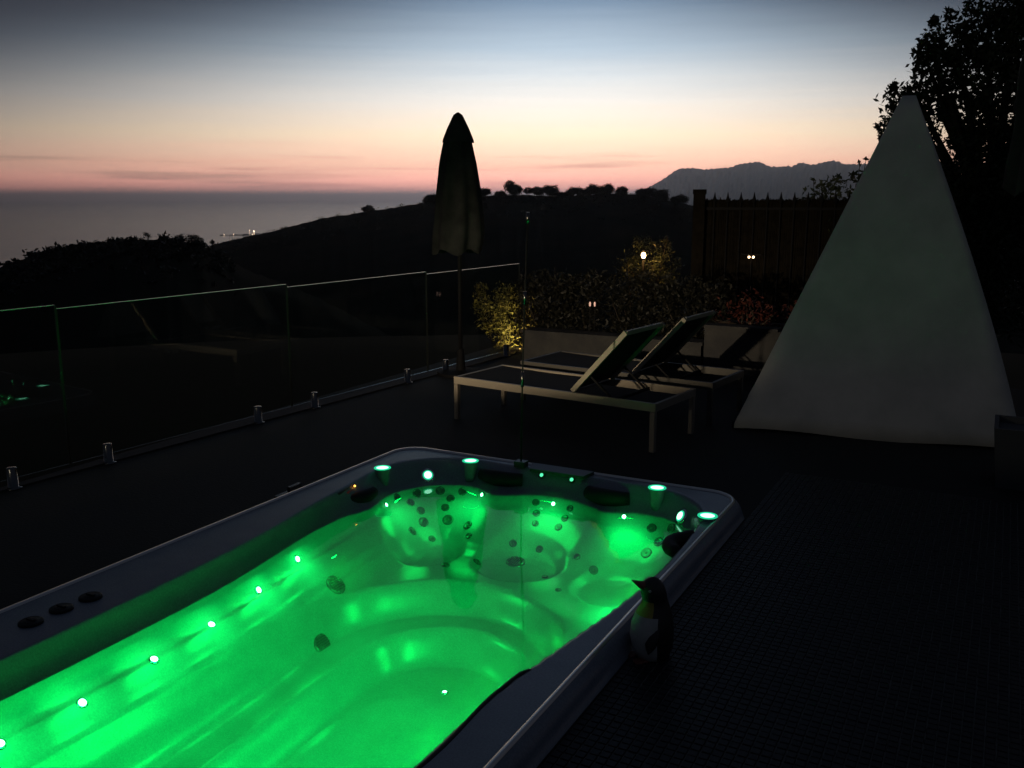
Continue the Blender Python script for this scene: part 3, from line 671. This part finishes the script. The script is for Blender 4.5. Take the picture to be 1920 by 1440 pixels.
# ---- sun loungers
def lounger(O, u, label, group, fm='alu'):
    u = np.array(u, float); u /= np.linalg.norm(u); v = np.array((-u[1], u[0], 0)); z = FZ; O = np.array(O, float)
    L, Wd, H = 1.79, .645, .35
    p = lambda s, t, h: O+u*s+v*t+z*h
    t = thing('sun_lounger', tuple(O+u*L/2+v*Wd/2), label, 'sun lounger', group)
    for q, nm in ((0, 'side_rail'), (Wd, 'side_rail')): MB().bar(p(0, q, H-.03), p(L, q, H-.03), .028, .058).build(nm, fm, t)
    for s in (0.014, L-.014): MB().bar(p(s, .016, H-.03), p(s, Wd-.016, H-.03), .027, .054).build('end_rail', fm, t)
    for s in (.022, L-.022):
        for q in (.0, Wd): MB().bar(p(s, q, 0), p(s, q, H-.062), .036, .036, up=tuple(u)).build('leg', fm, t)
    hs = 1.09; a = np.array((hs, H+.004)); b = np.array((hs+.435, H+.475))
    mb = MB(); nseg = 10
    for k in range(nseg):
        s0, s1 = .03+(hs-.03)*k/nseg, .03+(hs-.03)*(k+1)/nseg; sag = lambda s: -.014*math.sin(math.pi*s/hs)
        mb.add([p(s0, .018, H-.004+sag(s0)), p(s1, .018, H-.004+sag(s1)), p(s1, Wd-.018, H-.004+sag(s1)), p(s0, Wd-.018, H-.004+sag(s0)),
                p(s0, .018, H-.012+sag(s0)), p(s1, .018, H-.012+sag(s1)), p(s1, Wd-.018, H-.012+sag(s1)), p(s0, Wd-.018, H-.012+sag(s0))],
               [(0, 1, 2, 3), (7, 6, 5, 4), (0, 4, 5, 1), (2, 6, 7, 3)])
    mb.build('seat_sling', 'sling', t)
    for q in (.03, Wd-.03): MB().bar(p(a[0], q, a[1]), p(b[0], q, b[1]), .028, .036).build('back_rail', 'alu', t)
    MB().bar(p(b[0]-.01, .045, b[1]-.008), p(b[0]-.01, Wd-.045, b[1]-.008), .026, .03).build('back_top_rail', 'alu', t)
    o2 = np.array((-.735, .678))*.012; mb = MB()
    c4 = [p(a[0]+o2[0], .045, a[1]+o2[1]), p(b[0]+o2[0], .045, b[1]+o2[1]), p(b[0]+o2[0], Wd-.045, b[1]+o2[1]), p(a[0]+o2[0], Wd-.045, a[1]+o2[1])]
    off = u*.678*.006+z*-.735*-.006*-1
    mb.add(c4+[c+off for c in c4], [(0, 1, 2, 3), (7, 6, 5, 4), (0, 4, 5, 1), (2, 6, 7, 3), (1, 5, 6, 2), (0, 3, 7, 4)]); mb.build('back_sling', 'sling', t)
    for q in (.07, Wd-.07): MB().bar(p(hs+.13, q, H+.12), p(hs+.32, q, H-.035), .014, .014).build('prop', 'darkmetal', t)
    MB().bar(p(hs+.32, .012, H-.04), p(hs+.32, Wd-.012, H-.04), .02, .02).build('cross_bar', 'darkmetal', t)
lounger((-3.836, 6.261, 0), (1.771, -.225, 0), 'nearer of the two sun loungers, with a pale beige side rail facing the spa', 'pair of sun loungers')
lounger((-3.70, 7.16, 0), (1.771, -.20, 0), 'farther of the two sun loungers, its frame coloured dark for shade and half hidden behind the other raised backrest', 'pair of sun loungers', 'shaded_alu')

# ---- pale pyramid tent
tent = thing('canvas_tent', (-.85, 7.8, 0), 'pale pyramid shaped canvas tent standing in front of the dark tree', 'tent')
BL, BR = np.array((-1.755, 6.96, .01)), np.array((.225, 7.245, .01)); back = np.array((-.225, 1.56, 0)); AP = np.array((-.765, 7.86, 2.51))
TLt, TRt = AP+np.array((-.045, -.02, 0)), AP+np.array((.045, -.015, 0)); TB = np.array((-.01, .06, 0))
corn = [(BL, TLt, 0), (BR, TRt, .05), (BR+back, TRt+TB, .04), (BL+back, TLt+TB, 0.)]
NV = 22
def edge(k, v):
    b, t, bul = corn[k]; p = b*(1-v)+t*v; q = 4*v*(1-v)*bul*(1.25-.5*v); return p+np.array((q, 0, 0))*(1 if k in (1, 2) else -1)
for k in range(4):
    mb = MB(); NU = 18; vs = []
    a0, a1 = k, (k+1) % 4
    nrm = np.cross(corn[a1][0]-corn[a0][0], FZ); nrm /= np.linalg.norm(nrm)
    for i in range(NV+1):
        for j in range(NU+1):
            v, u_ = i/NV, j/NU; p = edge(a0, v)*(1-u_)+edge(a1, v)*u_
            s = math.sin(math.pi*u_); p = p-nrm*.010*s*math.sin(math.pi*min(v*1.2, 1))+nrm*.006*s*math.sin(u_*11+v*3)*(1-v)
            if i == 0: p = p+FZ*.012*math.sin(u_*9)
            vs.append(p)
    mb.add(vs, [(i*(NU+1)+j, i*(NU+1)+j+1, (i+1)*(NU+1)+j+1, (i+1)*(NU+1)+j) for i in range(NV) for j in range(NU)])
    pnl = mb.build('canvas_panel', 'canvas', tent, True)
    sol = pnl.modifiers.new('thick', 'SOLIDIFY'); sol.thickness = .004; sol.offset = 0
MB().tube([AP+np.array((0, .02, -.06)), AP+np.array((0, .02, .012))], [.03, .012], 10).build('pole_tip', 'darkmetal', tent, True)
for k in range(4):
    b = corn[k][0]; MB().tube([b+np.array((0, 0, .0)), b+np.array((0, 0, .05))], .008, 8).build('peg', 'darkmetal', tent)

# ---- penguin figure by the spa
PX, PY = -1.075, 3.20
f = np.array((-.72, -.69, 0)); f /= np.linalg.norm(f); rgt = np.array((f[1], -f[0], 0))
peng = thing('penguin_figure', (PX, PY, 0), 'small resin penguin with white belly and raised beak standing by the spa rim', 'ornament')
prof = [(.0, .040, .000, .000), (.012, .062, .0, .0), (.05, .078, .004, 0), (.10, .084, .008, 0), (.15, .080, .006, 0), (.19, .068, .002, 0), (.222, .054, -.002, 0), (.245, .048, .000, 0), (.272, .049, .006, 0), (.297, .045, .010, 0), (.316, .034, .012, 0), (.329, .018, .011, 0), (.334, .003, .010, 0)]
mb = MB(); n = 40; vs = []; fs = []; mi = []
for z, r, o, _ in prof:
    for k in range(n):
        a = 2*math.pi*k/n; vs.append(np.array((PX, PY, z))+f*(o+r*1.02*math.cos(a))+rgt*r*.94*math.sin(a))
for i in range(len(prof)-1):
    for k in range(n):
        a, b = i*n+k, i*n+(k+1) % n; fs.append((a, b, b+n, a+n)); ang = 2*math.pi*(k+.5)/n; ang = min(ang, 2*math.pi-ang); zc = (prof[i][0]+prof[i+1][0])/2
        wide = 1.45 if zc < .18 else 1.1
        mi.append(0 if ang > wide or zc > .25 else (1 if zc < .19 else 2))
fs += [tuple(range(n))[::-1]]; mi += [1]
mb.v = [tuple(p) for p in vs]; mb.f = fs; mb.mi = mi
mb.build('body', ['p_black', 'p_white', 'p_yellow'], peng, True)
hb = np.array((PX, PY, .300))+f*.045; dirb = f*.86+FZ*.50; dirb /= np.linalg.norm(dirb)
MB().tube([hb-dirb*.02, hb+dirb*.012, hb+dirb*.035, hb+dirb*.062], [.020, .0165, .0095, .0015], 12).build('beak', 'p_red', peng, True)
for s in (-1, 1):
    c = np.array((PX, PY, .125))+f*.035*1+rgt*s*.066
    ax = f*.30+rgt*s*.18-FZ*.93; ax /= np.linalg.norm(ax); side = np.cross(ax, rgt*s*.75+f*.66); side /= np.linalg.norm(side); th = np.cross(ax, side)
    mb = MB(); vs = []; 
    for i in range(9):
        t = i/8; wv = .027*math.sin(math.pi*min(t*.92+.10, 1))**.7+.001
        for k in range(10):
            an = 2*math.pi*k/10; vs.append(c+ax*(t-.42)*.125+side*wv*math.cos(an)+th*.009*math.sin(an)*math.sin(math.pi*min(t*.9+.1, 1)))
    mb.add(vs, [(i*10+k, i*10+(k+1) % 10, (i+1)*10+(k+1) % 10, (i+1)*10+k) for i in range(8) for k in range(10)]+[tuple(range(10))[::-1], tuple(range(80, 90))])
    mb.build('flipper', 'p_black', peng, True)
    e = np.array((PX, PY, .292))+f*.036+rgt*s*.033
    MB().lathe([(.006, -.003), (.006, .002), (.003, .005)], e, 12, f*.5+rgt*s).build('eye', 'p_white', peng, True)
    ft = np.array((PX, PY, .009))+f*.055+rgt*s*.03
    MB().add([ft+f*a+rgt*b+FZ*h for a, b, h in ((-.03, -.012, -.009), (-.03, .012, -.009), (.035, .026, -.009), (.042, 0, -.009), (.035, -.026, -.009), (-.03, -.010, .008), (-.03, .010, .008), (.033, .022, .001), (.040, 0, .003), (.033, -.022, .001))],
             [(4, 3, 2, 1, 0), (5, 6, 7, 8, 9), (0, 1, 6, 5), (1, 2, 7, 6), (2, 3, 8, 7), (3, 4, 9, 8), (4, 0, 5, 9)]).build('foot', 'p_red', peng)

# ---- low walls at the back of the terrace, shrubs on and behind them
lw = thing('low_wall', (-3.6, 9.0, 0), 'low pale plastered wall behind the sun loungers', 'wall')
MB().box((-3.62, 9.08, .155), (1.0, .10, .155)).build('wall_body', 'plaster', lw); MB().box((-3.62, 9.08, .325), (1.02, .125, .015)).build('coping', 'plaster', lw)
pb = thing('planter_box', (-1.9, 9.0, 0), 'pale plastered raised planter between the loungers and the tent', 'planter')
mb = MB(); mb.box((-1.75, 9.0, .25), (.83, .06, .25)); mb.box((-1.75, 9.55, .25), (.83, .06, .25)); mb.box((-2.52, 9.275, .25), (.06, .215, .25)); mb.box((-.98, 9.275, .25), (.06, .215, .25)); mb.build('box_wall', 'plaster', pb)
MB().box((-2.22, 8.99, .515), (.36, .09, .015)).build('coping', 'plaster', pb); MB().box((-1.75, 9.275, .40), (.705, .21, .02)).build('soil', 'bark', pb)
def shrub(name, base, blobs, per, size, m_, label, cat='shrub', group=None, seed=1, sticks=6, reach=None):
    t = thing(name, base, label, cat, group); g = np.random.default_rng(seed)
    mb = MB()
    for k in range(sticks):
        b = blobs[k % len(blobs)]; tip = np.array(b[:3])+g.normal(size=3)*b[3]*.5; b0 = np.array(base)+np.array((g.normal()*.03, g.normal()*.03, 0)); mid = (b0+tip)/2+g.normal(size=3)*.04
        mb.tube([b0, mid, tip], [.014, .009, .004], 6)
    mb.build('stem', 'bark', t); mb = MB(); mb.leaves(blobs, per, size, seed); mb.build('foliage', m_, t)
    return t
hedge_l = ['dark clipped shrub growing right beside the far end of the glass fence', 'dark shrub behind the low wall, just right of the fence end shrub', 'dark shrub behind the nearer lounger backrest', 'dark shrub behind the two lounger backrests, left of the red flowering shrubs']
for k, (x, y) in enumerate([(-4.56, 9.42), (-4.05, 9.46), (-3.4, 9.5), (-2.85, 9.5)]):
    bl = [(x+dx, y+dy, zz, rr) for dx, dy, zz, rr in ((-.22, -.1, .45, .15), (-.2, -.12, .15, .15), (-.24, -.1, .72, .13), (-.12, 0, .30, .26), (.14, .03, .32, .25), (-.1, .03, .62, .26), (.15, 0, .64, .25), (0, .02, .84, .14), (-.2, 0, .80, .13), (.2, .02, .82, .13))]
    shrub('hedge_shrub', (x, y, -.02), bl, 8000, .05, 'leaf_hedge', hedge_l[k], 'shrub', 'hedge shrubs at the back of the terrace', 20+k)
for k, (x, y, lab) in enumerate([(-2.24, 9.28, 'low red leaved shrub in the raised planter, nearer the loungers'), (-1.62, 9.3, 'low red leaved shrub in the raised planter, nearer the tent')]):
    bl = [(x-.18, y, .58, .16), (x+.05, y-.02, .62, .19), (x+.24, y+.03, .60, .16), (x, y+.05, .74, .12)]
    shrub('red_shrub', (x, y, .42), bl, 3600, .05, 'leaf_red', lab, 'shrub', 'red leaved shrubs in the planter', 40+k)
for k, (x, y) in enumerate([(-3.905, 9.16), (-3.855, 9.17)]):
    t = thing('path_light', (x, y, 0), ['left of the two tiny pinkish lights in the dark hedge', 'right of the two tiny pinkish lights in the dark hedge'][k], 'light', 'tiny pinkish hedge lights')
    MB().tube([(x, y, 0), (x, y, .62)], .006, 6).build('stake', 'darkmetal', t); MB().lathe([(.006, .615), (.010, .625), (.010, .655), (.004, .665)], (x, y, 0), 10).build('lamp_head', 'bulb_dim', t)

# shrub added beyond the last glass panel for a reflection, lit by an added lamp
bl = [(x_-.16, y_, z_, r_) for x_, y_, z_, r_ in [(-5.02, 9.85, .00, .27), (-5.12, 9.95, .30, .26), (-5.0, 9.95, .50, .20), (-5.34, 9.93, .30, .22), (-5.24, 9.98, .58, .15), (-5.48, 9.85, .48, .13), (-5.08, 9.9, -.30, .24), (-5.0, 9.98, .2, .22), (-5.52, 9.9, .66, .09)]]
shrub('reflection_shrub', (-5.08, 9.98, -.98), bl, 16000, .036, 'leaf_olive', 'golden shrub added behind the last glass panel in place of a reflection', 'shrub', None, 61, 9)
sl = thing('shrub_fill_light', (-4.90, 9.82, -.98), 'small warm lamp added unseen behind the hedge to light the shrub', 'added light')
MB().tube([(-4.90, 9.84, -1.0), (-4.90, 9.84, -.05)], .012, 8).build('spike', 'darkmetal', sl)
MB().lathe([(.03, -.06), (.038, .0), (.038, .01)], (-4.90, 9.80, .0), 14, (-.6, -.15, .55)).build('lamp_head', 'darkmetal', sl); MB().lathe([(.030, .011), (.002, .014)], (-4.90, 9.80, .0), 14, (-.6, -.15, .55)).build('lens', 'bulb_small', sl)
point_light('shrub_fill_glow', (-4.93, 9.60, .02), 40., (1., .74, .36), .03, sl, spot=96, aim=(-5.40, 9.92, .36))

# ---- railing with spear finials and a brushwood screen
ra, rb = np.array((-3.66, 12.06, 0)), np.array((-.9, 12.76, 0)); ru = (rb-ra)/np.linalg.norm(rb-ra); rn = np.array((ru[1], -ru[0], 0)); GZ0 = -1.05
rail = thing('screened_railing', tuple((ra+rb)/2+FZ*GZ0), 'tall iron railing with spear tips backed by a dark brushwood screen', 'railing')
rL = np.linalg.norm(rb-ra)
mb = MB(); c = ra+ru*.04; mb.box(c+FZ*.38, (.075, .075, 1.43), (ru, rn, FZ)); mb.box(c+FZ*1.835, (.085, .085, .03), (ru, rn, FZ)); mb.build('end_pillar', 'brush', rail)
for h in (1.62, .2, -.6): MB().bar(ra+ru*.1+FZ*h+rn*-.01, rb+FZ*h+rn*-.01, .03, .035).build('rail', 'darkmetal', rail)
s = .235
while s < rL:
    p = ra+ru*s
    MB().tube([p+FZ*GZ0, p+FZ*1.70], .010, 6).lathe([(.010, 1.69), (.024, 1.715), (.026, 1.735), (.013, 1.775), (.003, 1.83)], (p[0], p[1], 0), 8).build('bar', 'darkmetal', rail); s += .166
mb = MB(); g = np.random.default_rng(77)
for k in range(420):
    s = .1+(rL-.1)*(k+.5)/420; p = ra+ru*s-rn*(.035+.012*g.random()); mb.tube([p+FZ*GZ0, p+FZ*(1.735+g.normal()*.008)], .0055, 4, cap=False)
tag(mb.build('brushwood_screen', 'brush', rail), kind='stuff')
tw = thing('twin_wall_light', (-2.93, 12.1, .95), 'low wall light with two tiny warm bulbs glowing on the brushwood screen', 'wall light')
c0 = ra+ru*.73-FZ*0; c0 = c0+rn*.03
MB().box(c0+FZ*1.035, (.13, .03, .008), (ru, rn, FZ)).build('hood', 'darkmetal', tw)
for k in (-1, 1): MB().lathe([(.008, -.012), (.014, -.004), (.014, .010), (.006, .016)], c0+ru*k*.027+FZ*1.0+rn*.02, 10).build('bulb', 'bulb_small', tw)
point_light('twin_glow', c0+FZ*.995+rn*.09, .10, (1., .55, .30), .03, tw)

# ---- bushes and the big tree on the right
shrub('sprawling_bush', (-1.95, 12.95, -1.1), [(-2.28, 12.85, 1.80, .17), (-2.17, 12.9, 1.93, .12), (-2.07, 12.9, 1.97, .10), (-1.86, 12.92, 2.01, .10), (-1.75, 12.93, 2.0, .13), (-1.99, 12.9, 1.8, .20), (-1.73, 12.93, 1.73, .24), (-2.45, 12.83, 1.66, .13), (-2.17, 12.87, 1.59, .26), (-1.81, 12.92, 1.42, .33), (-2.05, 12.89, 1.2, .36), (-1.65, 12.94, 1.0, .4), (-2.34, 12.85, 1.98, .03, 2), (-1.78, 12.9, 2.2, .03, 2.), (-1.70, 12.9, 2.24, .03, 2.)],
      3000, .075, 'leaf_dark', 'dark straggly bush rising behind the screened railing beside the tent', 'bush', None, 33, 16)
def tree(name, base, blobs, per, size, leafm, label, cat, group, seed, trunk_r, fork, limbs=None, flat=1.):
    t = thing(name, base, label, cat, group); g = np.random.default_rng(seed); b0 = np.array(base, float); fk = np.array(fork, float)
    mb = MB(); mid = (b0+fk)/2+g.normal(size=3)*trunk_r*.8
    mb.tube([b0, mid, fk], [trunk_r*1.25, trunk_r, trunk_r*.8], 9)
    for b in (limbs or blobs):
        tip = np.array(b[:3]); m1 = fk*.5+tip*.5+g.normal(size=3)*b[3]*.25; mb.tube([fk, m1, tip], [trunk_r*.55, trunk_r*.32, trunk_r*.10], 6, cap=False)
    mb.build('trunk', 'bark', t, True); mb = MB(); mb.leaves(blobs, per, size, seed, flat=flat); mb.build('crown', leafm, t)
TREE = [(-1.13, 11.1, 2.70, .22), (-1.18, 11.1, 2.45, .16), (-1.21, 11.1, 2.30, .11), (-1.02, 11.15, 2.83, .14), (-.83, 11.1, 3.06, .28), (-.92, 11.0, 3.33, .13), (-.95, 11.0, 3.2, .11), (-.68, 11.1, 3.32, .25), (-.39, 11.2, 3.40, .31), (-.05, 11.3, 3.3, .42), (-.40, 11.2, 2.99, .42), (-.02, 11.2, 2.66, .48), (-.80, 11.2, 2.69, .20), (-.86, 11.25, 2.40, .13), (-.37, 11.25, 2.56, .22), (-.21, 11.2, 2.25, .26), (-.68, 11.2, 1.98, .20), (-.44, 11.2, 1.90, .24), (-.12, 11.2, 1.81, .38), (.12, 11.1, 2.13, .34), (-.60, 11.2, 1.6, .28), (-.22, 11.2, 1.40, .40), (.12, 11.2, 1.3, .40), (0, 11.2, .72, .42), (-.4, 11.3, .75, .4), (-.85, 11.3, 1.3, .25), (-.15, 11.3, 3.66, .30), (.35, 11.4, 3.4, .5), (.5, 11.3, 2.6, .5), (.5, 11.3, 1.7, .5), (.1, 11.4, 3.75, .4), (.6, 11.4, 3.9, .4), (-.5, 11.2, 2.3, .2),
        (-.905, 11.0, 3.53, .04, 2.5), (-.885, 11.0, 3.56, .035, 2.5), (-1.36, 11.0, 2.52, .035, 2.), (-1.29, 11.0, 2.38, .06, 1.5), (-1.33, 11.0, 2.46, .03, 2.), (-1.24, 11.0, 2.9, .06, 1.2), (-.74, 11.0, 3.6, .07, 1.), (-.55, 11.1, 3.68, .09, 1.)]
tree('oak_tree', (-.15, 11.45, -1.2), TREE, 13000, .066, 'leaf_dark', 'large dark leafy tree rising behind the pale tent at the edge of the picture', 'tree', None, 91, .14, (-.18, 11.4, 1.3), [t_ for t_ in TREE if t_[3] > .1])

# ---- far lamp in the garden below
ln = thing('garden_lantern', (-6.13, 16.93, -1.3), 'bright warm round garden lantern glowing against the dark hill', 'lantern')
MB().tube([(-6.13, 16.93, -1.35), (-6.13, 16.93, .60)], .025, 8).build('post', 'darkmetal', ln)
MB().lathe([(.022, .632), (.038, .65), (.045, .685), (.038, .72), (.022, .74)], (-6.13, 16.93, 0), 16).build('globe', 'bulb', ln, True)
MB().lathe([(.05, .765), (.075, .77), (.03, .81), (.004, .83)], (-6.13, 16.93, 0), 16).build('cap', 'darkmetal', ln)
point_light('lantern_glow', (-6.09, 16.80, .69), 26., (1., .50, .14), .05, ln)
shrub('halo_bush', (-6.2, 17.35, -1.35), [(-6.2, 17.3, .6, .33), (-6.5, 17.35, .35, .32), (-5.85, 17.4, .4, .34), (-6.1, 17.4, .05, .4), (-6.3, 17.35, .9, .2), (-5.9, 17.4, .82, .2)], 5200, .05, 'leaf_dark', 'dark bush added just behind the garden lantern to catch its glow', 'bush', None, 55, 8)  # bush added to catch light as the lantern's halo

# ---- pines and bushes on the ridges
PINES = [(-196.2, 371.4, 5.3, 3.3, 'roundest and tallest pine on the ridge, first of the row right of the parasol'), (-187.8, 375.7, 5.0, 2.5, 'second ridge pine right of the parasol, with a thin visible trunk'), (-181.9, 378.6, 4.6, 2.8, 'third ridge pine right of the parasol, leaning crown'),
         (-172.0, 383.2, 3.9, 2.5, 'low spreading pine midway along the ridge'), (-166.0, 385.8, 4.3, 3.1, 'broad flat pine in the middle of the ridge row'), (-158.6, 388.9, 5.0, 2.9, 'taller pine near the end of the ridge row by the mountain'), (-152.8, 391.2, 4.3, 2.6, 'last pine of the ridge row, nearest the mountain'),
         (-208.0, 364.9, 3.4, 2.7, 'dark low tree on the ridge right beside the parasol'), (-200.8, 368.9, 2.6, 2.0, 'small bushy tree on the ridge between the parasol and the round pine'), (-176.5, 381.1, 2.8, 2.0, 'small bushy tree on the ridge between the third and fourth pines'),
         (-226.8, 353.5, .9, 2.6, 'dark tree on the ridge just left of the parasol'), (-250.3, 337.3, -3.2, 1.7, 'lone small bush on the ridge slope well left of the parasol'),
         (-137.6, 379., 3.2, 2.6, 'rounded tree on the ridge at the foot of the mountain'), (-131, 380.6, 2.0, 2.6, 'rounded tree on the ridge, second from the mountain foot'), (-125.5, 383, .7, 2.5, 'low tree on the ridge just left of the railing pillar')]
for k, (x, y, z, r, lab) in enumerate(PINES):
    g = np.random.default_rng(200+k); az = math.degrees(math.atan2(x, y)); gz = float(ground(np.array(az), np.array(math.hypot(x, y))))-.4
    r *= 1.4; bl = [(x+g.normal()*r*.42, y+g.normal()*r*.42, z+g.normal()*r*.16+r*.12, r*g.uniform(.42, .66)) for _ in range(7)]
    tree('ridge_pine', (x, y, min(gz, z-1.5)), bl, 300, .46, 'leaf_pine', lab, 'tree', 'trees along the far ridge', 300+k, .16, (x, y, z-.3*r), flat=.7)
for k, (x, y, z, r, lab) in enumerate([(-86.9*1.02, 75.3*1.02, -2.45, .42, 'small round bush standing up on the left hill crest'), (-84.5*1.02, 78*1.02, -2.85, .48, 'small bush on the left hill crest beside the clump'), (-83.7*1.02, 78.8*1.02, -2.8, .72, 'bigger tree clump at the right end of the left hill crest'), (-83.3*1.02, 79.2*1.02, -3.1, .62, 'lower part of the tree clump at the right end of the left hill'), (-82.2*1.02, 80.4*1.02, -3.35, .38, 'lone small round tree in the dip between the two hills')]):
    g = np.random.default_rng(400+k); az = math.degrees(math.atan2(x, y)); gz = float(ground(np.array(az), np.array(math.hypot(x, y))))-.3
    bl = [(x+g.normal()*r*.4, y+g.normal()*r*.4, z+g.normal()*r*.25, r*g.uniform(.5, .75)) for _ in range(5)]
    tree('hill_tree', (x, y, min(gz, z-.5)), bl, 1200, .13, 'leaf_pine', lab, 'tree', 'trees on the left hill', 500+k, .05, (x, y, z-.2*r))

# ---- assumed spotlight, added unseen behind the camera for warm light on lounger rails
gl = thing('assumed_spotlight', (-3.9, -4.2, 0), 'assumed warm spotlight and globe on a post, added unseen behind the near end of the spa', 'assumed light')
MB().tube([(-3.85, -4.2, 0), (-3.85, -4.2, 1.66)], .03, 10).build('post', 'darkmetal', gl)
AIM = np.array((-3.52, 6.3, .60)); SRC = np.array((-3.83, -4.08, 1.72)); AX = (AIM-SRC)/np.linalg.norm(AIM-SRC)
MB().lathe([(.05, -.14), (.06, -.1), (.065, .0), (.062, .01)], SRC, 20, AX).build('lamp_head', 'darkmetal', gl, True)
MB().lathe([(.055, .006), (.002, .008)], SRC, 20, AX).build('lens', 'bulb_small', gl)
o = point_light('assumed_spot_glow', SRC+AX*.04, 3300., (1., .80, .54), .06, gl, spot=21, aim=AIM); o.data.spot_blend = 1.0  # aim, cone and power tuned for the rails and tent
MB().lathe([(.02, 1.95), (.05, 1.97), (.07, 2.03), (.05, 2.09), (.01, 2.11)], (-3.85, -4.2, 0), 16).build('globe', 'bulb_small', gl, True)  # unseen globe lamp, also added to warm the spigots and tent
MB().tube([(-3.85, -4.2, 1.6), (-3.85, -4.2, 1.96)], .02, 8).build('stem', 'darkmetal', gl)
point_light('added_globe_glow', (-3.85, -4.08, 2.03), 105., (1., .86, .60), .06, gl)
# unseen dark panels added as a blocker (top edge cuts the lamp's light low down)
cv = thing('lamp_blocker', (-3.1, -.4, 0), 'unseen upright dark panels added to block the lamp light low down', 'light blocker')
mb = MB(); x0, x1, z0, z1 = -4.22, -1.75, 1.14, 1.42
for k, (ya, yb) in enumerate([(-.36, -.44), (-.445, -.525)]):
    mb.add([(x0, ya, .02), (x1, ya, .02), (x1, ya, z1), (x0, ya, z0), (x0, yb, .02), (x1, yb, .02), (x1, yb, z1), (x0, yb, z0)],
           [(0, 1, 2, 3), (5, 4, 7, 6), (3, 2, 6, 7), (1, 5, 6, 2), (4, 0, 3, 7), (4, 5, 1, 0)])
mb.build('blocker_panel', 'pillow', cv)
MB().tube([(x0-.05, -.40, 0), (x0-.05, -.40, 1.0), (x0+.1, -.40, 1.05)], .015, 8).build('blocker_arm', 'steel', cv, True)
